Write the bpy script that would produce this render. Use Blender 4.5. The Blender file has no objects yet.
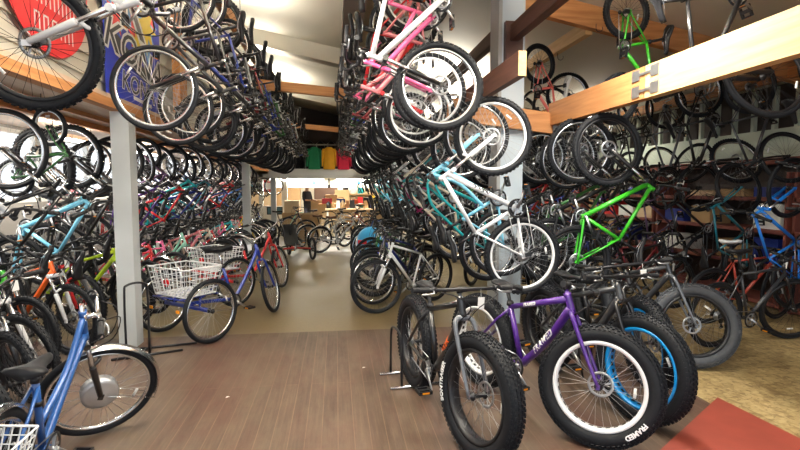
import bpy, math, random
from math import sin, cos, pi, radians, sqrt
from mathutils import Vector, Matrix

scene = bpy.context.scene
COL = scene.collection
rnd = random.Random(7)

# ------------------------------------------------------------------ camera
F_PX = 500.0
CAM_Z = 1.6
YAW, PITCH = radians(7.3), radians(4.23)
camd = bpy.data.cameras.new('camera')
camd.sensor_width = 36.0
camd.lens = F_PX / 800.0 * 36.0
camd.clip_start = 0.05
cam = bpy.data.objects.new('camera', camd)
COL.objects.link(cam)
cam.location = (0, 0, CAM_Z)
cam.rotation_euler = (pi/2 - PITCH, 0, -YAW)
scene.camera = cam

scene.view_settings.view_transform = 'Standard'
scene.view_settings.look = 'None'
scene.view_settings.gamma = 1.0
scene.view_settings.use_curve_mapping = False
scene.view_settings.exposure = 0.0

# ------------------------------------------------------------------ materials
MATS = {}
def mat(name, col, rough=0.5, metal=0.0, var=0.06, scale=12.0, bump=0.0, emit=None, coat=0.0, spec=None):
    if name in MATS: return MATS[name]
    m = bpy.data.materials.new(name); m.use_nodes = True
    nt = m.node_tree; b = nt.nodes['Principled BSDF']
    b.inputs['Roughness'].default_value = rough
    b.inputs['Metallic'].default_value = metal
    if coat: b.inputs['Coat Weight'].default_value = coat; b.inputs['Coat Roughness'].default_value = .15
    if spec is not None: b.inputs['Specular IOR Level'].default_value = spec
    if emit:
        b.inputs['Emission Color'].default_value = (*emit[0], 1); b.inputs['Emission Strength'].default_value = emit[1]
    if var > 0:
        tc = nt.nodes.new('ShaderNodeTexCoord'); nz = nt.nodes.new('ShaderNodeTexNoise')
        nz.inputs['Scale'].default_value = scale; nz.inputs['Detail'].default_value = 3
        nt.links.new(tc.outputs['Object'], nz.inputs['Vector'])
        mx = nt.nodes.new('ShaderNodeMix'); mx.data_type = 'RGBA'
        mx.inputs[6].default_value = (*[c*(1-var) for c in col], 1); mx.inputs[7].default_value = (*[min(1, c*(1+var)) for c in col], 1)
        nt.links.new(nz.outputs['Fac'], mx.inputs[0]); nt.links.new(mx.outputs[2], b.inputs['Base Color'])
        if bump > 0:
            bp = nt.nodes.new('ShaderNodeBump'); bp.inputs['Strength'].default_value = bump; bp.inputs['Distance'].default_value = .01
            nt.links.new(nz.outputs['Fac'], bp.inputs['Height']); nt.links.new(bp.outputs['Normal'], b.inputs['Normal'])
    else:
        b.inputs['Base Color'].default_value = (*col, 1)
    MATS[name] = m
    return m

PAINT = {
 'black': (.008,.008,.010), 'charcoal': (.035,.037,.042), 'grey': (.12,.13,.15), 'silver': (.50,.52,.55), 'white': (.82,.83,.85),
 'cream': (.72,.64,.52), 'sky blue': (.22,.62,.85), 'blue': (.008,.030,.27), 'navy': (.012,.03,.22), 'teal': (.01,.42,.46),
 'dark teal': (.01,.16,.22), 'azure': (.01,.22,.80), 'red': (.62,.015,.02), 'dark red': (.22,.012,.02), 'orange': (.90,.14,.015),
 'pink': (.85,.13,.33), 'rose': (.75,.25,.28), 'magenta': (.42,.02,.16), 'purple': (.065,.014,.20), 'plum': (.13,.07,.15),
 'green': (.04,.42,.02), 'dark green': (.03,.16,.035), 'mint': (.35,.72,.58), 'lime': (.62,.85,.03), 'yellow': (.85,.60,.04), 'coral': (.85,.18,.16),
 'brick red': (.42,.05,.03), 'steel blue': (.015,.085,.30),
}
def paint(n): return mat('paint_' + n.replace(' ', '_'), PAINT[n], .32, .0, .05, 6, coat=.5)
RUB = mat('tire_rubber', (.008,.009,.012), .62, 0, .3, 40, spec=.25)
RUBG = mat('tire_rubber_dusty', (.05,.055,.065), .7, 0, .25, 40)
CHROME = mat('polished_alloy', (.72,.73,.75), .22, 1.0, .04)
STEEL = mat('brushed_steel', (.45,.46,.48), .38, 1.0, .06)
BLK = mat('black_plastic', (.009,.009,.011), .45, 0, .2, spec=.35)
BLKM = mat('black_anodised_alloy', (.016,.016,.019), .38, .3, .1)
GRIP = mat('grip_rubber', (.010,.010,.012), .75, 0, .2, 60, .3)
SADM = mat('saddle_vinyl', (.010,.010,.012), .5, 0, .2, 30, spec=.3)
BROWN = mat('brown_leather', (.17,.07,.03), .55, 0, .2, 20)
WHITEP = mat('white_plastic', (.82,.82,.80), .4, 0, .03)
TAG = mat('white_card', (.85,.85,.83), .7, 0, .02)
REDP = mat('red_reflector', (.75,.01,.015), .25, 0, .1)
AMB = mat('amber_reflector', (.85,.30,.02), .25, 0, .1)
WHT_RIM = mat('white_rim_paint', (.86,.87,.88), .35, 0, .02)
BLU_RIM = mat('blue_rim_paint', (.0,.28,.72), .28, .2, .05, coat=.5)
RIMS = {'black': BLKM, 'silver': CHROME, 'white': WHT_RIM, 'blue': BLU_RIM}

# ------------------------------------------------------------------ mesh builder
class MB:
    def __init__(s): s.v=[]; s.f=[]; s.m=[]; s.sm=[]
    def add(s, vs, fs, mi=0, smooth=True):
        o=len(s.v); s.v += [tuple(p) for p in vs]
        for f in fs: s.f.append(tuple(i+o for i in f)); s.m.append(mi); s.sm.append(smooth)
    def tube(s, pts, r, seg=8, mi=0, cap=True, sy=1.0):
        pts=[Vector(p) for p in pts]; n=len(pts)
        if not hasattr(r,'__len__'): r=[r]*n
        vs=[]; up=None
        for i,p in enumerate(pts):
            t=(pts[min(i+1,n-1)]-pts[max(i-1,0)]).normalized()
            if up is None:
                a=Vector((0,1,0)) if abs(t.y)<.9 else Vector((1,0,0))
                up=(a-t*a.dot(t)).normalized()
            else: up=(up-t*up.dot(t)).normalized()
            w=t.cross(up)
            for k in range(seg):
                a=2*pi*k/seg
                vs.append(p+up*(cos(a)*r[i]*sy)+w*(sin(a)*r[i]))
        fs=[]
        for i in range(n-1):
            for k in range(seg):
                k2=(k+1)%seg
                fs.append((i*seg+k,i*seg+k2,(i+1)*seg+k2,(i+1)*seg+k))
        s.add(vs,fs,mi)
        if cap:
            o=len(s.v)-len(vs)
            s.f.append(tuple(o+k for k in reversed(range(seg)))); s.m.append(mi); s.sm.append(False)
            s.f.append(tuple(o+(n-1)*seg+k for k in range(seg))); s.m.append(mi); s.sm.append(False)
    def lathe(s, prof, seg=24, mi=0, c=(0,0,0), closed=True, axis='y'):
        n=len(prof); vs=[]
        for k in range(seg):
            a=2*pi*k/seg
            for (r,y) in prof:
                if axis=='y': vs.append((c[0]+r*cos(a), c[1]+y, c[2]+r*sin(a)))
                elif axis=='z': vs.append((c[0]+r*cos(a), c[1]+r*sin(a), c[2]+y))
                else: vs.append((c[0]+y, c[1]+r*cos(a), c[2]+r*sin(a)))
        fs=[]
        for k in range(seg):
            k2=(k+1)%seg
            for j in range(n if closed else n-1):
                j2=(j+1)%n
                fs.append((k*n+j,k*n+j2,k2*n+j2,k2*n+j))
        s.add(vs,fs,mi)
    def box(s, c, d, mi=0, M=None):
        x,y,z=d[0]/2,d[1]/2,d[2]/2
        vs=[Vector((sx*x,sy*y,sz*z)) for sx in(-1,1) for sy in(-1,1) for sz in(-1,1)]
        if M is not None: vs=[M@v for v in vs]
        vs=[v+Vector(c) for v in vs]
        s.add(vs,[(0,1,3,2),(4,6,7,5),(0,4,5,1),(2,3,7,6),(0,2,6,4),(1,5,7,3)],mi,False)
    def bar(s, a, b, w, h, mi=0):
        a=Vector(a); b=Vector(b); t=(b-a); L=t.length; t.normalize()
        u=Vector((0,0,1)) if abs(t.z)<.95 else Vector((0,1,0))
        side=t.cross(u).normalized(); u=side.cross(t)
        M=Matrix((t,side,u)).transposed()
        s.box((a+b)/2,(L,w,h),mi,M)
    def quad(s, a,b,c,d, mi=0): s.add([a,b,c,d],[(0,1,2,3)],mi,False)
    def prism(s, poly, p0, ex, ey, en, depth, mi=0):
        """flat outline (2-D) extruded along en"""
        p0=Vector(p0); ex=Vector(ex); ey=Vector(ey); en=Vector(en); n=len(poly)
        a=[p0+ex*x+ey*y for x,y in poly]; b=[p+en*depth for p in a]
        fs=[tuple(range(n)), tuple(reversed(range(n,2*n)))]+[(i,i+n,(i+1)%n+n,(i+1)%n) for i in range(n)]
        s.add(a+b,fs,mi,False)
    def mesh(s, name, mats):
        me=bpy.data.meshes.new(name); me.from_pydata(s.v,[],s.f)
        me.polygons.foreach_set('material_index',s.m); me.polygons.foreach_set('use_smooth',s.sm)
        for m in mats: me.materials.append(m)
        me.update(); return me

def link(name, me, parent=None, M=None):
    o=bpy.data.objects.new(name, me); COL.objects.link(o)
    if parent is not None: o.parent=parent
    if M is not None: o.matrix_basis=M
    return o
def tagit(o, label=None, cat=None, group=None, kind=None):
    if label: o['label']=label
    if cat: o['category']=cat
    if group: o['group']=group
    if kind: o['kind']=kind
    return o
def empty(name, M):
    o=bpy.data.objects.new(name,None); COL.objects.link(o); o.empty_display_size=.1
    o.matrix_basis=M if isinstance(M,Matrix) else Matrix.Translation(M); return o
def struct(name, mb, mats):
    o=link(name, mb.mesh(name,mats)); o['kind']='structure'; return o
def spline(pts, n=6):
    P=[Vector(p) for p in pts]; P=[P[0]*2-P[1]]+P+[P[-1]*2-P[-2]]; out=[]
    for i in range(1,len(P)-2):
        for k in range(n):
            t=k/n; a,b,c,d=P[i-1],P[i],P[i+1],P[i+2]
            out.append(.5*((2*b)+(c-a)*t+(2*a-5*b+4*c-d)*t*t+(3*b-a-3*c+d)*t**3))
    out.append(P[-2]); return out
def text_mesh(body, size, mi_mats, name='lettering', extrude=.0015, offset=0.0, shear=0.0, align='CENTER', res=3):
    cu=bpy.data.curves.new(name,'FONT'); cu.body=body; cu.size=size; cu.extrude=extrude; cu.offset=offset; cu.shear=shear
    cu.align_x=align; cu.align_y='CENTER'; cu.resolution_u=res
    o=bpy.data.objects.new(name,cu); COL.objects.link(o)
    dg=bpy.context.evaluated_depsgraph_get(); dg.update()
    me=bpy.data.meshes.new_from_object(o.evaluated_get(dg)); bpy.data.objects.remove(o); bpy.data.curves.remove(cu)
    me.materials.clear()
    for m in mi_mats: me.materials.append(m)
    return me

ONES='zeroth first second third fourth fifth sixth seventh eighth ninth tenth eleventh twelfth thirteenth fourteenth fifteenth sixteenth seventeenth eighteenth nineteenth twentieth'.split()
def ordinal(n):
    if n<=20: return ONES[n]
    tens={2:'twenty',3:'thirty',4:'forty'}
    if n%10==0: return {30:'thirtieth',40:'fortieth'}[n]
    return tens[n//10]+'-'+ONES[n%10]

# ------------------------------------------------------------------ bicycle parts
STY = {
 'hardtail': dict(R=.345,tr=.027,tw=.027,xr=-.43,xf=.66,bb=.30,ha=70,a2c=.48,off=.042,ht=.115,st=.44,fork='susp',bar='riser',bw=.34,disc=True,rimw=.014,rimd=.022,tube=.019,knob=True),
 'hybrid':   dict(R=.345,tr=.020,tw=.020,xr=-.44,xf=.63,bb=.285,ha=71,a2c=.44,off=.045,ht=.16,st=.46,fork='susp',bar='riser',bw=.30,disc=False,rimw=.012,rimd=.022,tube=.016,knob=False),
 'cruiser':  dict(R=.335,tr=.027,tw=.027,xr=-.47,xf=.66,bb=.28,ha=68,a2c=.39,off=.05,ht=.15,st=.40,fork='rigid',bar='swept',bw=.34,disc=False,rimw=.017,rimd=.020,tube=.016,knob=False),
 'comfort':  dict(R=.335,tr=.023,tw=.023,xr=-.45,xf=.64,bb=.28,ha=69,a2c=.43,off=.045,ht=.19,st=.42,fork='susp',bar='swept',bw=.30,disc=False,rimw=.013,rimd=.020,tube=.018,knob=False),
 'road':     dict(R=.338,tr=.014,tw=.014,xr=-.41,xf=.59,bb=.27,ha=73,a2c=.375,off=.045,ht=.16,st=.50,fork='rigid',bar='drop',bw=.21,disc=False,rimw=.010,rimd=.030,tube=.015,knob=False),
 'single':   dict(R=.338,tr=.015,tw=.015,xr=-.41,xf=.59,bb=.275,ha=73,a2c=.38,off=.042,ht=.13,st=.51,fork='rigid',bar='flat',bw=.26,disc=False,rimw=.010,rimd=.034,tube=.0145,knob=False),
 'kids':     dict(R=.25,tr=.024,tw=.024,xr=-.33,xf=.50,bb=.235,ha=69,a2c=.36,off=.035,ht=.09,st=.30,fork='rigid',bar='riser',bw=.27,disc=False,rimw=.013,rimd=.018,tube=.016,knob=True),
 'fat':      dict(R=.372,tr=.054,tw=.056,xr=-.45,xf=.66,bb=.31,ha=69.5,a2c=.475,off=.05,ht=.12,st=.44,fork='fatrigid',bar='flat',bw=.375,disc=True,rimw=.041,rimd=.026,tube=.022,knob=True),
}
PHRASE={'hardtail':'hardtail mountain bike','hybrid':'city hybrid bike','cruiser':'beach cruiser bike','comfort':'step-through comfort bike','road':'drop-bar road bike','single':'flat-bar single-speed bike','kids':"kid's bike",'fat':'fat-tire bike'}
NAME={'hardtail':'mountain_bike','hybrid':'hybrid_bike','cruiser':'cruiser_bike','comfort':'comfort_bike','road':'road_bike','single':'single_speed_bike','kids':'kids_bike','fat':'fat_bike'}

def geo(S):
    a=radians(S['ha']); d=Vector((-cos(a),0,sin(a))); perp=Vector((sin(a),0,cos(a)))
    hub=Vector((S['xf'],0,S['R'])); C=hub-perp*S['off']+d*(sqrt(max(.01,S['a2c']**2-S['off']**2)))
    T=C+d*S['ht']; st=radians(73)
    B=Vector((0,0,S['bb'])); sd=Vector((-cos(st),0,sin(st))); ST=B+sd*S['st']; SP=ST+sd*(.11 if S['R']>.36 else .19)
    return dict(d=d,perp=perp,hub=hub,C=C,T=T,B=B,ST=ST,SP=SP,sd=sd,rh=Vector((S['xr'],0,S['R'])))

def wheel_meshes(key,S,hi):
    R,tr,tw=S['R'],S['tr'],S['tw']; seg=72 if hi else 36; out={}
    n=12 if hi else 8
    b=MB(); b.lathe([(R-tr+tr*cos(2*pi*k/n), tw*sin(2*pi*k/n)) for k in range(n)],seg)
    if S['knob'] and hi:
        rows=[(-54,0),(-30,.5),(-10,0),(10,.5),(30,0),(54,.5)] if S['fat'] else [(-50,0),(0,.5),(50,0)]
        nk=72 if S['fat'] else 56
        for deg,ph in rows:
            t=radians(deg)
            for k in range(nk):
                a=2*pi*(k+ph)/nk; rr=R-tr+(tr+.002)*cos(t); y=(tw+.002)*sin(t)
                er=Vector((cos(a),0,sin(a))); ea=Vector((-sin(a),0,cos(a))); ey=Vector((0,1,0))
                nrm=(er*cos(t)+ey*sin(t)); tan=(ey*cos(t)-er*sin(t))
                M=Matrix((ea,tan,nrm)).transposed()
                sz=(.017,.011,.010) if S['fat'] else (.018,.011,.008)
                b.box(er*rr+ey*y,sz,0,M)
    out['tire']=b.mesh(key+'_tire',[RUB])
    rw,rd=S['rimw'],S['rimd']; ro=R-2*tr*.97+ (.010 if S['fat'] else .004)
    b=MB(); b.lathe([(ro,-rw),(ro,-rw*.75),(ro-.004,-rw*.7),(ro-.004,rw*.7),(ro,rw*.75),(ro,rw),(ro-rd*.7,rw*.95),(ro-rd,rw*.55),(ro-rd,-rw*.55),(ro-rd*.7,-rw*.95)],seg)
    if S['fat']:
        nh=32
        for k in range(nh):
            a=2*pi*(k+.5)/nh; er=Vector((cos(a),0,sin(a))); ea=Vector((-sin(a),0,cos(a)))
            M=Matrix((ea,Vector((0,1,0)),er)).transposed()
            b.box(er*(ro-rd-.0005),(.026,.020,.003),1,M)
    out['rim']=b.mesh(key+'_rim',[BLKM,BLK])
    hw=.06 if S['fat'] else .035
    ns=32 if hi else 20
    b=MB()
    for k in range(ns):
        a=2*pi*k/ns; sd=1 if k%2 else -1; a0=a+(.55 if (k//2)%2 else -.55); hr=.024
        p0=Vector((hr*cos(a0),sd*hw*.75,hr*sin(a0))); p1=Vector(((ro-rd)*cos(a),sd*rw*.2,(ro-rd)*sin(a)))
        b.tube([p0,p1],.0013 if hi else .0016,3,0,False)
    out['spokes']=b.mesh(key+'_spokes',[STEEL])
    b=MB(); b.lathe([(.004,-hw-.014),(.008,-hw-.012),(.012,-hw),(.026,-hw*.8),(.026,-hw*.68),(.014,-hw*.55),(.014,hw*.55),(.026,hw*.68),(.026,hw*.8),(.012,hw),(.008,hw+.012),(.004,hw+.014)],14 if hi else 8,0,closed=False)
    out['hub']=b.mesh(key+'_hub',[BLKM])
    b=MB(); y=hw*.85
    b.lathe([(.080,y),(.080,y+.002),(.062,y+.002),(.062,y)],28 if hi else 16)
    for k in range(6):
        a=2*pi*k/6; b.bar((.02*cos(a),y+.001,.02*sin(a)),(.07*cos(a+.35),y+.001,.07*sin(a+.35)),.002,.009)
    out['rotor']=b.mesh(key+'_rotor',[STEEL])
    b=MB(); y=-hw*.5
    for k in range(4):
        r=.05-.008*k; b.lathe([(r,y-.006*k),(r,y-.006*k-.003),(.012,y-.006*k-.003),(.012,y-.006*k)],18 if hi else 10)
    out['cassette']=b.mesh(key+'_cassette',[STEEL])
    b=MB(); rr=ro-rd-.05; b.tube([(rr,.012,-.03),(rr,.012,.03)],[.010,.010],6,0,True,.4)
    out['reflector']=b.mesh(key+'_reflector',[WHITEP])
    return out

def frame_mesh(key,S,G,style,hi):
    sg=12 if hi else 7; b=MB(); t=S['tube']; C,T,B,ST,rh=G['C'],G['T'],G['B'],G['ST'],G['rh']; d=G['d']
    b.tube([C-d*.004,C+d*.02,T-d*.02,T+d*.004],[t*1.2,t*1.08,t*1.08,t*1.2],sg)
    b.tube([B+Vector((0,-.035,0)),B+Vector((0,.035,0))],t*1.15,sg)
    hw=.062 if S['fat'] else .045
    if style=='cruiser':
        b.tube([B,ST],t*.95,sg)
        b.tube(spline([T-d*.03,(T-d*.03)*.55+ST*.45+Vector((0,0,.07)),ST-Vector((0,0,.03)),rh*.45+ST*.55+Vector((0,0,.02))],6),t*.95,sg)
        b.tube(spline([C+d*.03,(C*.6+B*.4)+Vector((-.02,0,.03)),B*.75+C*.25+Vector((-.02,0,-.02)),B],6),t*1.1,sg)
        b.tube(spline([C+d*.05,(C*.55+ST*.45)+Vector((0,0,.0)),ST*.55+B*.45],6),t*.8,sg)
    elif style=='comfort':
        b.tube([B,ST],t*.95,sg)
        b.tube(spline([T-d*.04,C*.55+B*.45+Vector((-.02,0,.09)),B*.62+ST*.38],6),t,sg)
        b.tube(spline([C+d*.03,C*.5+B*.5+Vector((-.03,0,-.0)),B],6),t*1.25,sg)
    else:
        b.tube([B,ST+G['sd']*.012],[t*.95,t*.9],sg)
        sl=.02 if style!='road' and style!='single' else .0
        b.tube([T-d*.035,ST-G['sd']*(.02)],[t*1.05,t*.85],sg)
        if S['fat']:
            b.tube(spline([C+d*.025,C*.5+B*.5+Vector((.0,0,-.025)),B],6),t*1.3,sg)
        else: b.tube([C+d*.03,B],[t*1.25,t*1.2],sg)
    for s in(-1,1):
        y=s*hw; yi=s*(.05 if S['fat'] else .028)
        b.tube(spline([B+Vector((-.02,s*.02,0)),B*.7+rh*.3+Vector((0,yi,0)),rh+Vector((0,y,0))],5 if hi else 3),[t*.62]*((5 if hi else 3)*2+1),max(6,sg-4))
        top=ST-G['sd']*.03
        if style=='cruiser': top=ST*.62+rh*.38+Vector((0,0,.03))
        b.tube([top+Vector((0,s*.012,0)),top*.7+rh*.3+Vector((0,yi,0)),rh+Vector((0,y,0))],[t*.5]*3,max(6,sg-4))
        b.box(rh+Vector((0,y,-.004)),(.03,.006,.045))
    if hi: b.lathe([(t*.98,-.014),(t*1.2,-.014),(t*1.2,.014),(t*.98,.014)],14,1,ST-G['sd']*-.005,axis='z')
    return b.mesh(key+'_frame',[paint('black'),BLKM])

def fork_mesh(key,S,G,hi):
    sg=10 if hi else 6; b=MB(); d=G['d']; hub=G['hub']-G['C']; hw=.072 if S['fat'] else .052; kind=S['fork']
    b.tube([d*-.012,d*(S['ht']+.05)],.0125,sg,1 if kind=='susp' else 0)
    if kind=='susp':
        top=-d*.02+G['perp']*.0
        b.tube([top+Vector((0,-hw-.018,0)),top+Vector((0,hw+.018,0))],[.02,.02],sg,0,True)
        for s in(-1,1):
            u=Vector((0,s*hw,0)); base=hub+u
            axtop=top+u; ln=(base-axtop); 
            b.tube([axtop+d*.015,axtop+ln*.5],.0145,sg,1)
            b.tube([axtop+ln*.40,axtop+ln*.42,axtop+ln*.97],[.019,.021,.017],sg,0)
            b.box(base,(.03,.012,.04),0)
        m=top*.62+hub*.38
        b.tube(spline([m+Vector((0,-hw,0)),m+Vector((.03,-hw*.6,.035)),m+Vector((.03,hw*.6,.035)),m+Vector((0,hw,0))],4),.011,sg,0)
    else:
        r=.016 if S['fat'] else .012
        for s in(-1,1):
            if S['fat']: pts=[d*-.005,Vector((0,s*hw*.62,0))-d*.012,Vector((0,s*hw*1.0,0))-d*.06+G['perp']*.01,hub*.5+Vector((.0,s*hw*1.03,0)),hub+Vector((0,s*hw,0))]
            else: pts=[d*-.005,Vector((0,s*hw*.75,0))-d*.03,hub*.55+Vector((-.012,s*hw,0)),hub+Vector((0,s*hw,0))]
            P=spline(pts,5 if hi else 3); b.tube(P,[r*1.15-(r*.45)*i/(len(P)-1) for i in range(len(P))],sg,0)
            b.box(hub+Vector((0,s*hw,0)),(.022,.008,.03),0)
        b.tube([Vector((0,-hw*.6,0))-d*.01,Vector((0,hw*.6,0))-d*.01],r*1.1,sg,0)
    return b.mesh(key+'_fork',[paint('black'),CHROME])

def bar_geo(S,G):
    d=G['d']; top=d*(S['ht']+.045); st=top+Vector((.07,0,.02)); w=S['bw']; k=S['bar']
    if k=='flat': half=[st,st+Vector((0,.12,0)),st+Vector((-.015,w,.0))]; grip=(st+Vector((-.009,w-.11,0)),st+Vector((-.015,w,0)))
    elif k=='riser': half=[st,st+Vector((0,.05,0)),st+Vector((-.005,.12,.035)),st+Vector((-.015,.16,.04)),st+Vector((-.05,w,.045))]; grip=(st+Vector((-.03,w-.13,.043)),st+Vector((-.05,w,.045)))
    elif k=='swept': st=top+Vector((.04,0,.03)); half=[st,st+Vector((.02,.08,.03)),st+Vector((-.0,.2,.10)),st+Vector((-.10,w-.03,.10)),st+Vector((-.24,w,.085))]; grip=(st+Vector((-.12,w-.022,.099)),st+Vector((-.24,w,.085)))
    else: st=top+Vector((.10,0,.0)); half=[st,st+Vector((0,w*.85,0)),st+Vector((.03,w,0)),st+Vector((.09,w,-.01)),st+Vector((.10,w,-.06)),st+Vector((.06,w,-.12)),st+Vector((-.05,w,-.13))]; grip=(st+Vector((.06,w,-.12)),st+Vector((-.05,w,-.13)))
    return top,st,half,grip

def bar_mesh(key,S,G,hi):
    b=MB(); sg=10 if hi else 6; top,st,half,grip=bar_geo(S,G); out={}
    b.tube([top-G['d']*.02,top+G['d']*.02],.02,sg); b.tube([top,st],[.017,.016],sg)
    mir=lambda P:[Vector((p[0],-p[1],p[2])) for p in P]
    P=spline(half,4) if S['bar']!='flat' else half
    b.tube(list(reversed(mir(P)))+P[1:],.0115,sg)
    if not hi:
        for g in(grip,mir(grip)): b.tube(list(g),.0165,6,1)
    # cables
    for s in(-1,1):
        g0=Vector((grip[0].x+.03,s*(abs(grip[0].y)-.06),grip[0].z-.01))
        b.tube(spline([g0,g0+Vector((.10,-s*.06,-.01)),Vector((.12,s*.03,.08)),G['d']*.01+Vector((.02,s*.03,-.03))],4),.0035,5 if hi else 3,1)
    out['bar']=b.mesh(key+'_bar',[BLKM,BLK])
    b=MB(); b.tube([grip[0],grip[0]*.97+grip[1]*.03,grip[1]*.98+grip[0]*.02,grip[1]],[.019,.0165,.0165,.019],10); out['grip']=b.mesh(key+'_grip',[GRIP])
    b=MB(); b.tube(mir([grip[0],grip[0]*.97+grip[1]*.03,grip[1]*.98+grip[0]*.02,grip[1]]),[.019,.0165,.0165,.019],10); out['grip2']=b.mesh(key+'_gripb',[GRIP])
    for nm,s in(('lever',1),('lever2',-1)):
        b=MB(); g=Vector((grip[0].x,s*abs(grip[0].y),grip[0].z)); e=Vector((grip[1].x,s*abs(grip[1].y),grip[1].z))
        dr=(e-g).normalized(); p=g-dr*.03
        b.tube([p-dr*.015,p+dr*.015],.018,8); b.tube(spline([p,p+Vector((.04,0,-.015))+dr*.02,p+Vector((.045,0,-.02))+dr*.10],4),.006,6,1)
        out[nm]=b.mesh(key+'_'+nm,[BLKM,STEEL])
    b=MB(); q=st+Vector((.02,.10,0)); b.tube([q,q+Vector((.01,0,-.05))],.0012,4); b.box(q+Vector((.012,0,-.085)),(.002,.05,.075)); out['tag']=b.mesh(key+'_tag',[TAG])
    return out

def saddle_mesh(key,S,G,hi,style):
    b=MB(); w=1.35 if style in('cruiser','comfort') else 1.0; sp=G['SP']
    stn=[(.15,.012,.0),(.12,.022,.003),(.06,.026,.0),(0,.036,-.004),(-.05,.06,.0),(-.10,.072,.008),(-.125,.058,.010),(-.135,.03,.008)]
    ring=10 if hi else 8; vs=[]
    for x,hwid,z in stn:
        for k in range(ring):
            a=2*pi*k/ring; yy=hwid*w*cos(a); zz=(.018 if sin(a)>0 else .028)*w*sin(a)*(1.0 if sin(a)>0 else 1-.4*abs(cos(a)))
            vs.append(sp+Vector((x*(.95 if w>1 else 1),yy,z+zz+.035)))
    n=len(stn); fs=[(i*ring+k,(i+1)*ring+k,(i+1)*ring+(k+1)%ring,i*ring+(k+1)%ring) for i in range(n-1) for k in range(ring)]
    fs+= [tuple(range(ring)),tuple(reversed(range((n-1)*ring,n*ring)))]
    b.add(vs,fs,0)
    for s in(-1,1): b.tube([sp+Vector((.10,s*.012,.02)),sp+Vector((.03,s*.02,.0)),sp+Vector((-.04,s*.02,.0)),sp+Vector((-.1,s*.03,.025))],.0035,5,1)
    if not hi: b.tube([G['ST'],G['SP']],.0135,6,2)
    sad=b.mesh(key+'_saddle',[SADM,STEEL,BLKM])
    b=MB(); b.tube([G['ST']-G['sd']*.05,G['SP']],.0138,10); b.box(G['SP'],(.05,.045,.02)); b.lathe([(.0145,-.012),(.022,-.012),(.022,.012),(.0145,.012)],12,1,G['ST']+G['sd']*.015,axis='z'); post=b.mesh(key+'_post',[BLKM,BLK])
    return sad,post

def crank_meshes(key,S,G,hi):
    out={}; B=Vector((0,0,0)); y=-.062 if S['fat'] else -.045; sg=28 if hi else 14; L=.17 if S['R']>.3 else .12; rr=.085 if S['R']>.3 else .065
    b=MB(); b.lathe([(rr,y),(rr,y-.003),(rr*.78,y-.003),(rr*.78,y)],sg,0); b.lathe([(rr*.75,y+.008),(rr*.75,y+.005),(rr*.55,y+.005),(rr*.55,y+.008)],sg,2)
    for k in range(5):
        a=2*pi*k/5; b.bar((0,y,0),(rr*.85*cos(a),y,rr*.85*sin(a)),.005,.014,1)
    b.tube([(0,-y+.01,0),(0,y-.012,0)],.013,8,1)
    ang=radians(35); e=Vector((cos(ang)*L,0,-sin(ang)*L))
    b.tube([(0,y-.014,0),Vector((e.x,y-.026,e.z))],[.015,.010],6 if not hi else 8,1,True,.6); b.tube([(0,-y+.014,0),Vector((-e.x,-y+.026,-e.z))],[.015,.010],6 if not hi else 8,1,True,.6)
    def pedal(bb,p,s):
        yc=p.y+s*.055
        bb.tube([(p.x,p.y,p.z),(p.x,yc+s*.045,p.z)],.006,6,3)
        for dx in(-.042,.042): bb.box((p.x+dx,yc,p.z),(.012,.095,.022),3)
        for dy in(-.042,.042): bb.box((p.x,yc+dy,p.z),(.09,.012,.022),3)
        bb.box((p.x,yc,p.z),(.03,.08,.016),3)
        for dx in(-.049,.049): bb.box((p.x+dx,yc,p.z),(.003,.05,.012),4)
    P1=Vector((e.x,y-.03,e.z)); P2=Vector((-e.x,-y+.03,-e.z))
    mats=[BLKM,STEEL,STEEL,BLK,AMB]
    if not hi:
        pedal(b,P1,-1); pedal(b,P2,1)
    rh=G['rh']-G['B']
    cb=b if not hi else MB()
    mi=0
    for dz in(1,-1):
        q0=Vector((0,y,dz*rr)); q1=Vector((rh.x,y+.012,rh.z+dz*.04))
        if dz<0: cb.tube([q0,q1+Vector((.02,0,-.07)),q1+Vector((.02,0,-.04))],.0045,4,mi)
        else: cb.tube([q0,q1],.0045,4,mi)
    out['crank']=b.mesh(key+'_crank',mats)
    if hi:
        out['chain']=cb.mesh(key+'_chain',[STEEL])
        for nm,P,s in(('pedal',P1,-1),('pedal2',P2,1)):
            q=MB(); pedal(q,P,s); out[nm]=q.mesh(key+'_'+nm,mats)
        q=MB(); c=rh+Vector((.01,-.055,-.035)); q.box(c,(.035,.02,.05),0); q.bar(c,c+Vector((.02,.005,-.075)),.006,.018); 
        for p in(c+Vector((.006,.004,-.02)),c+Vector((.02,.004,-.075))): q.lathe([(.020,-.003),(.020,.003),(.006,.003),(.006,-.003)],12,0,p)
        out['derailleur']=q.mesh(key+'_derailleur',[BLKM])
    return out

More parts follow.
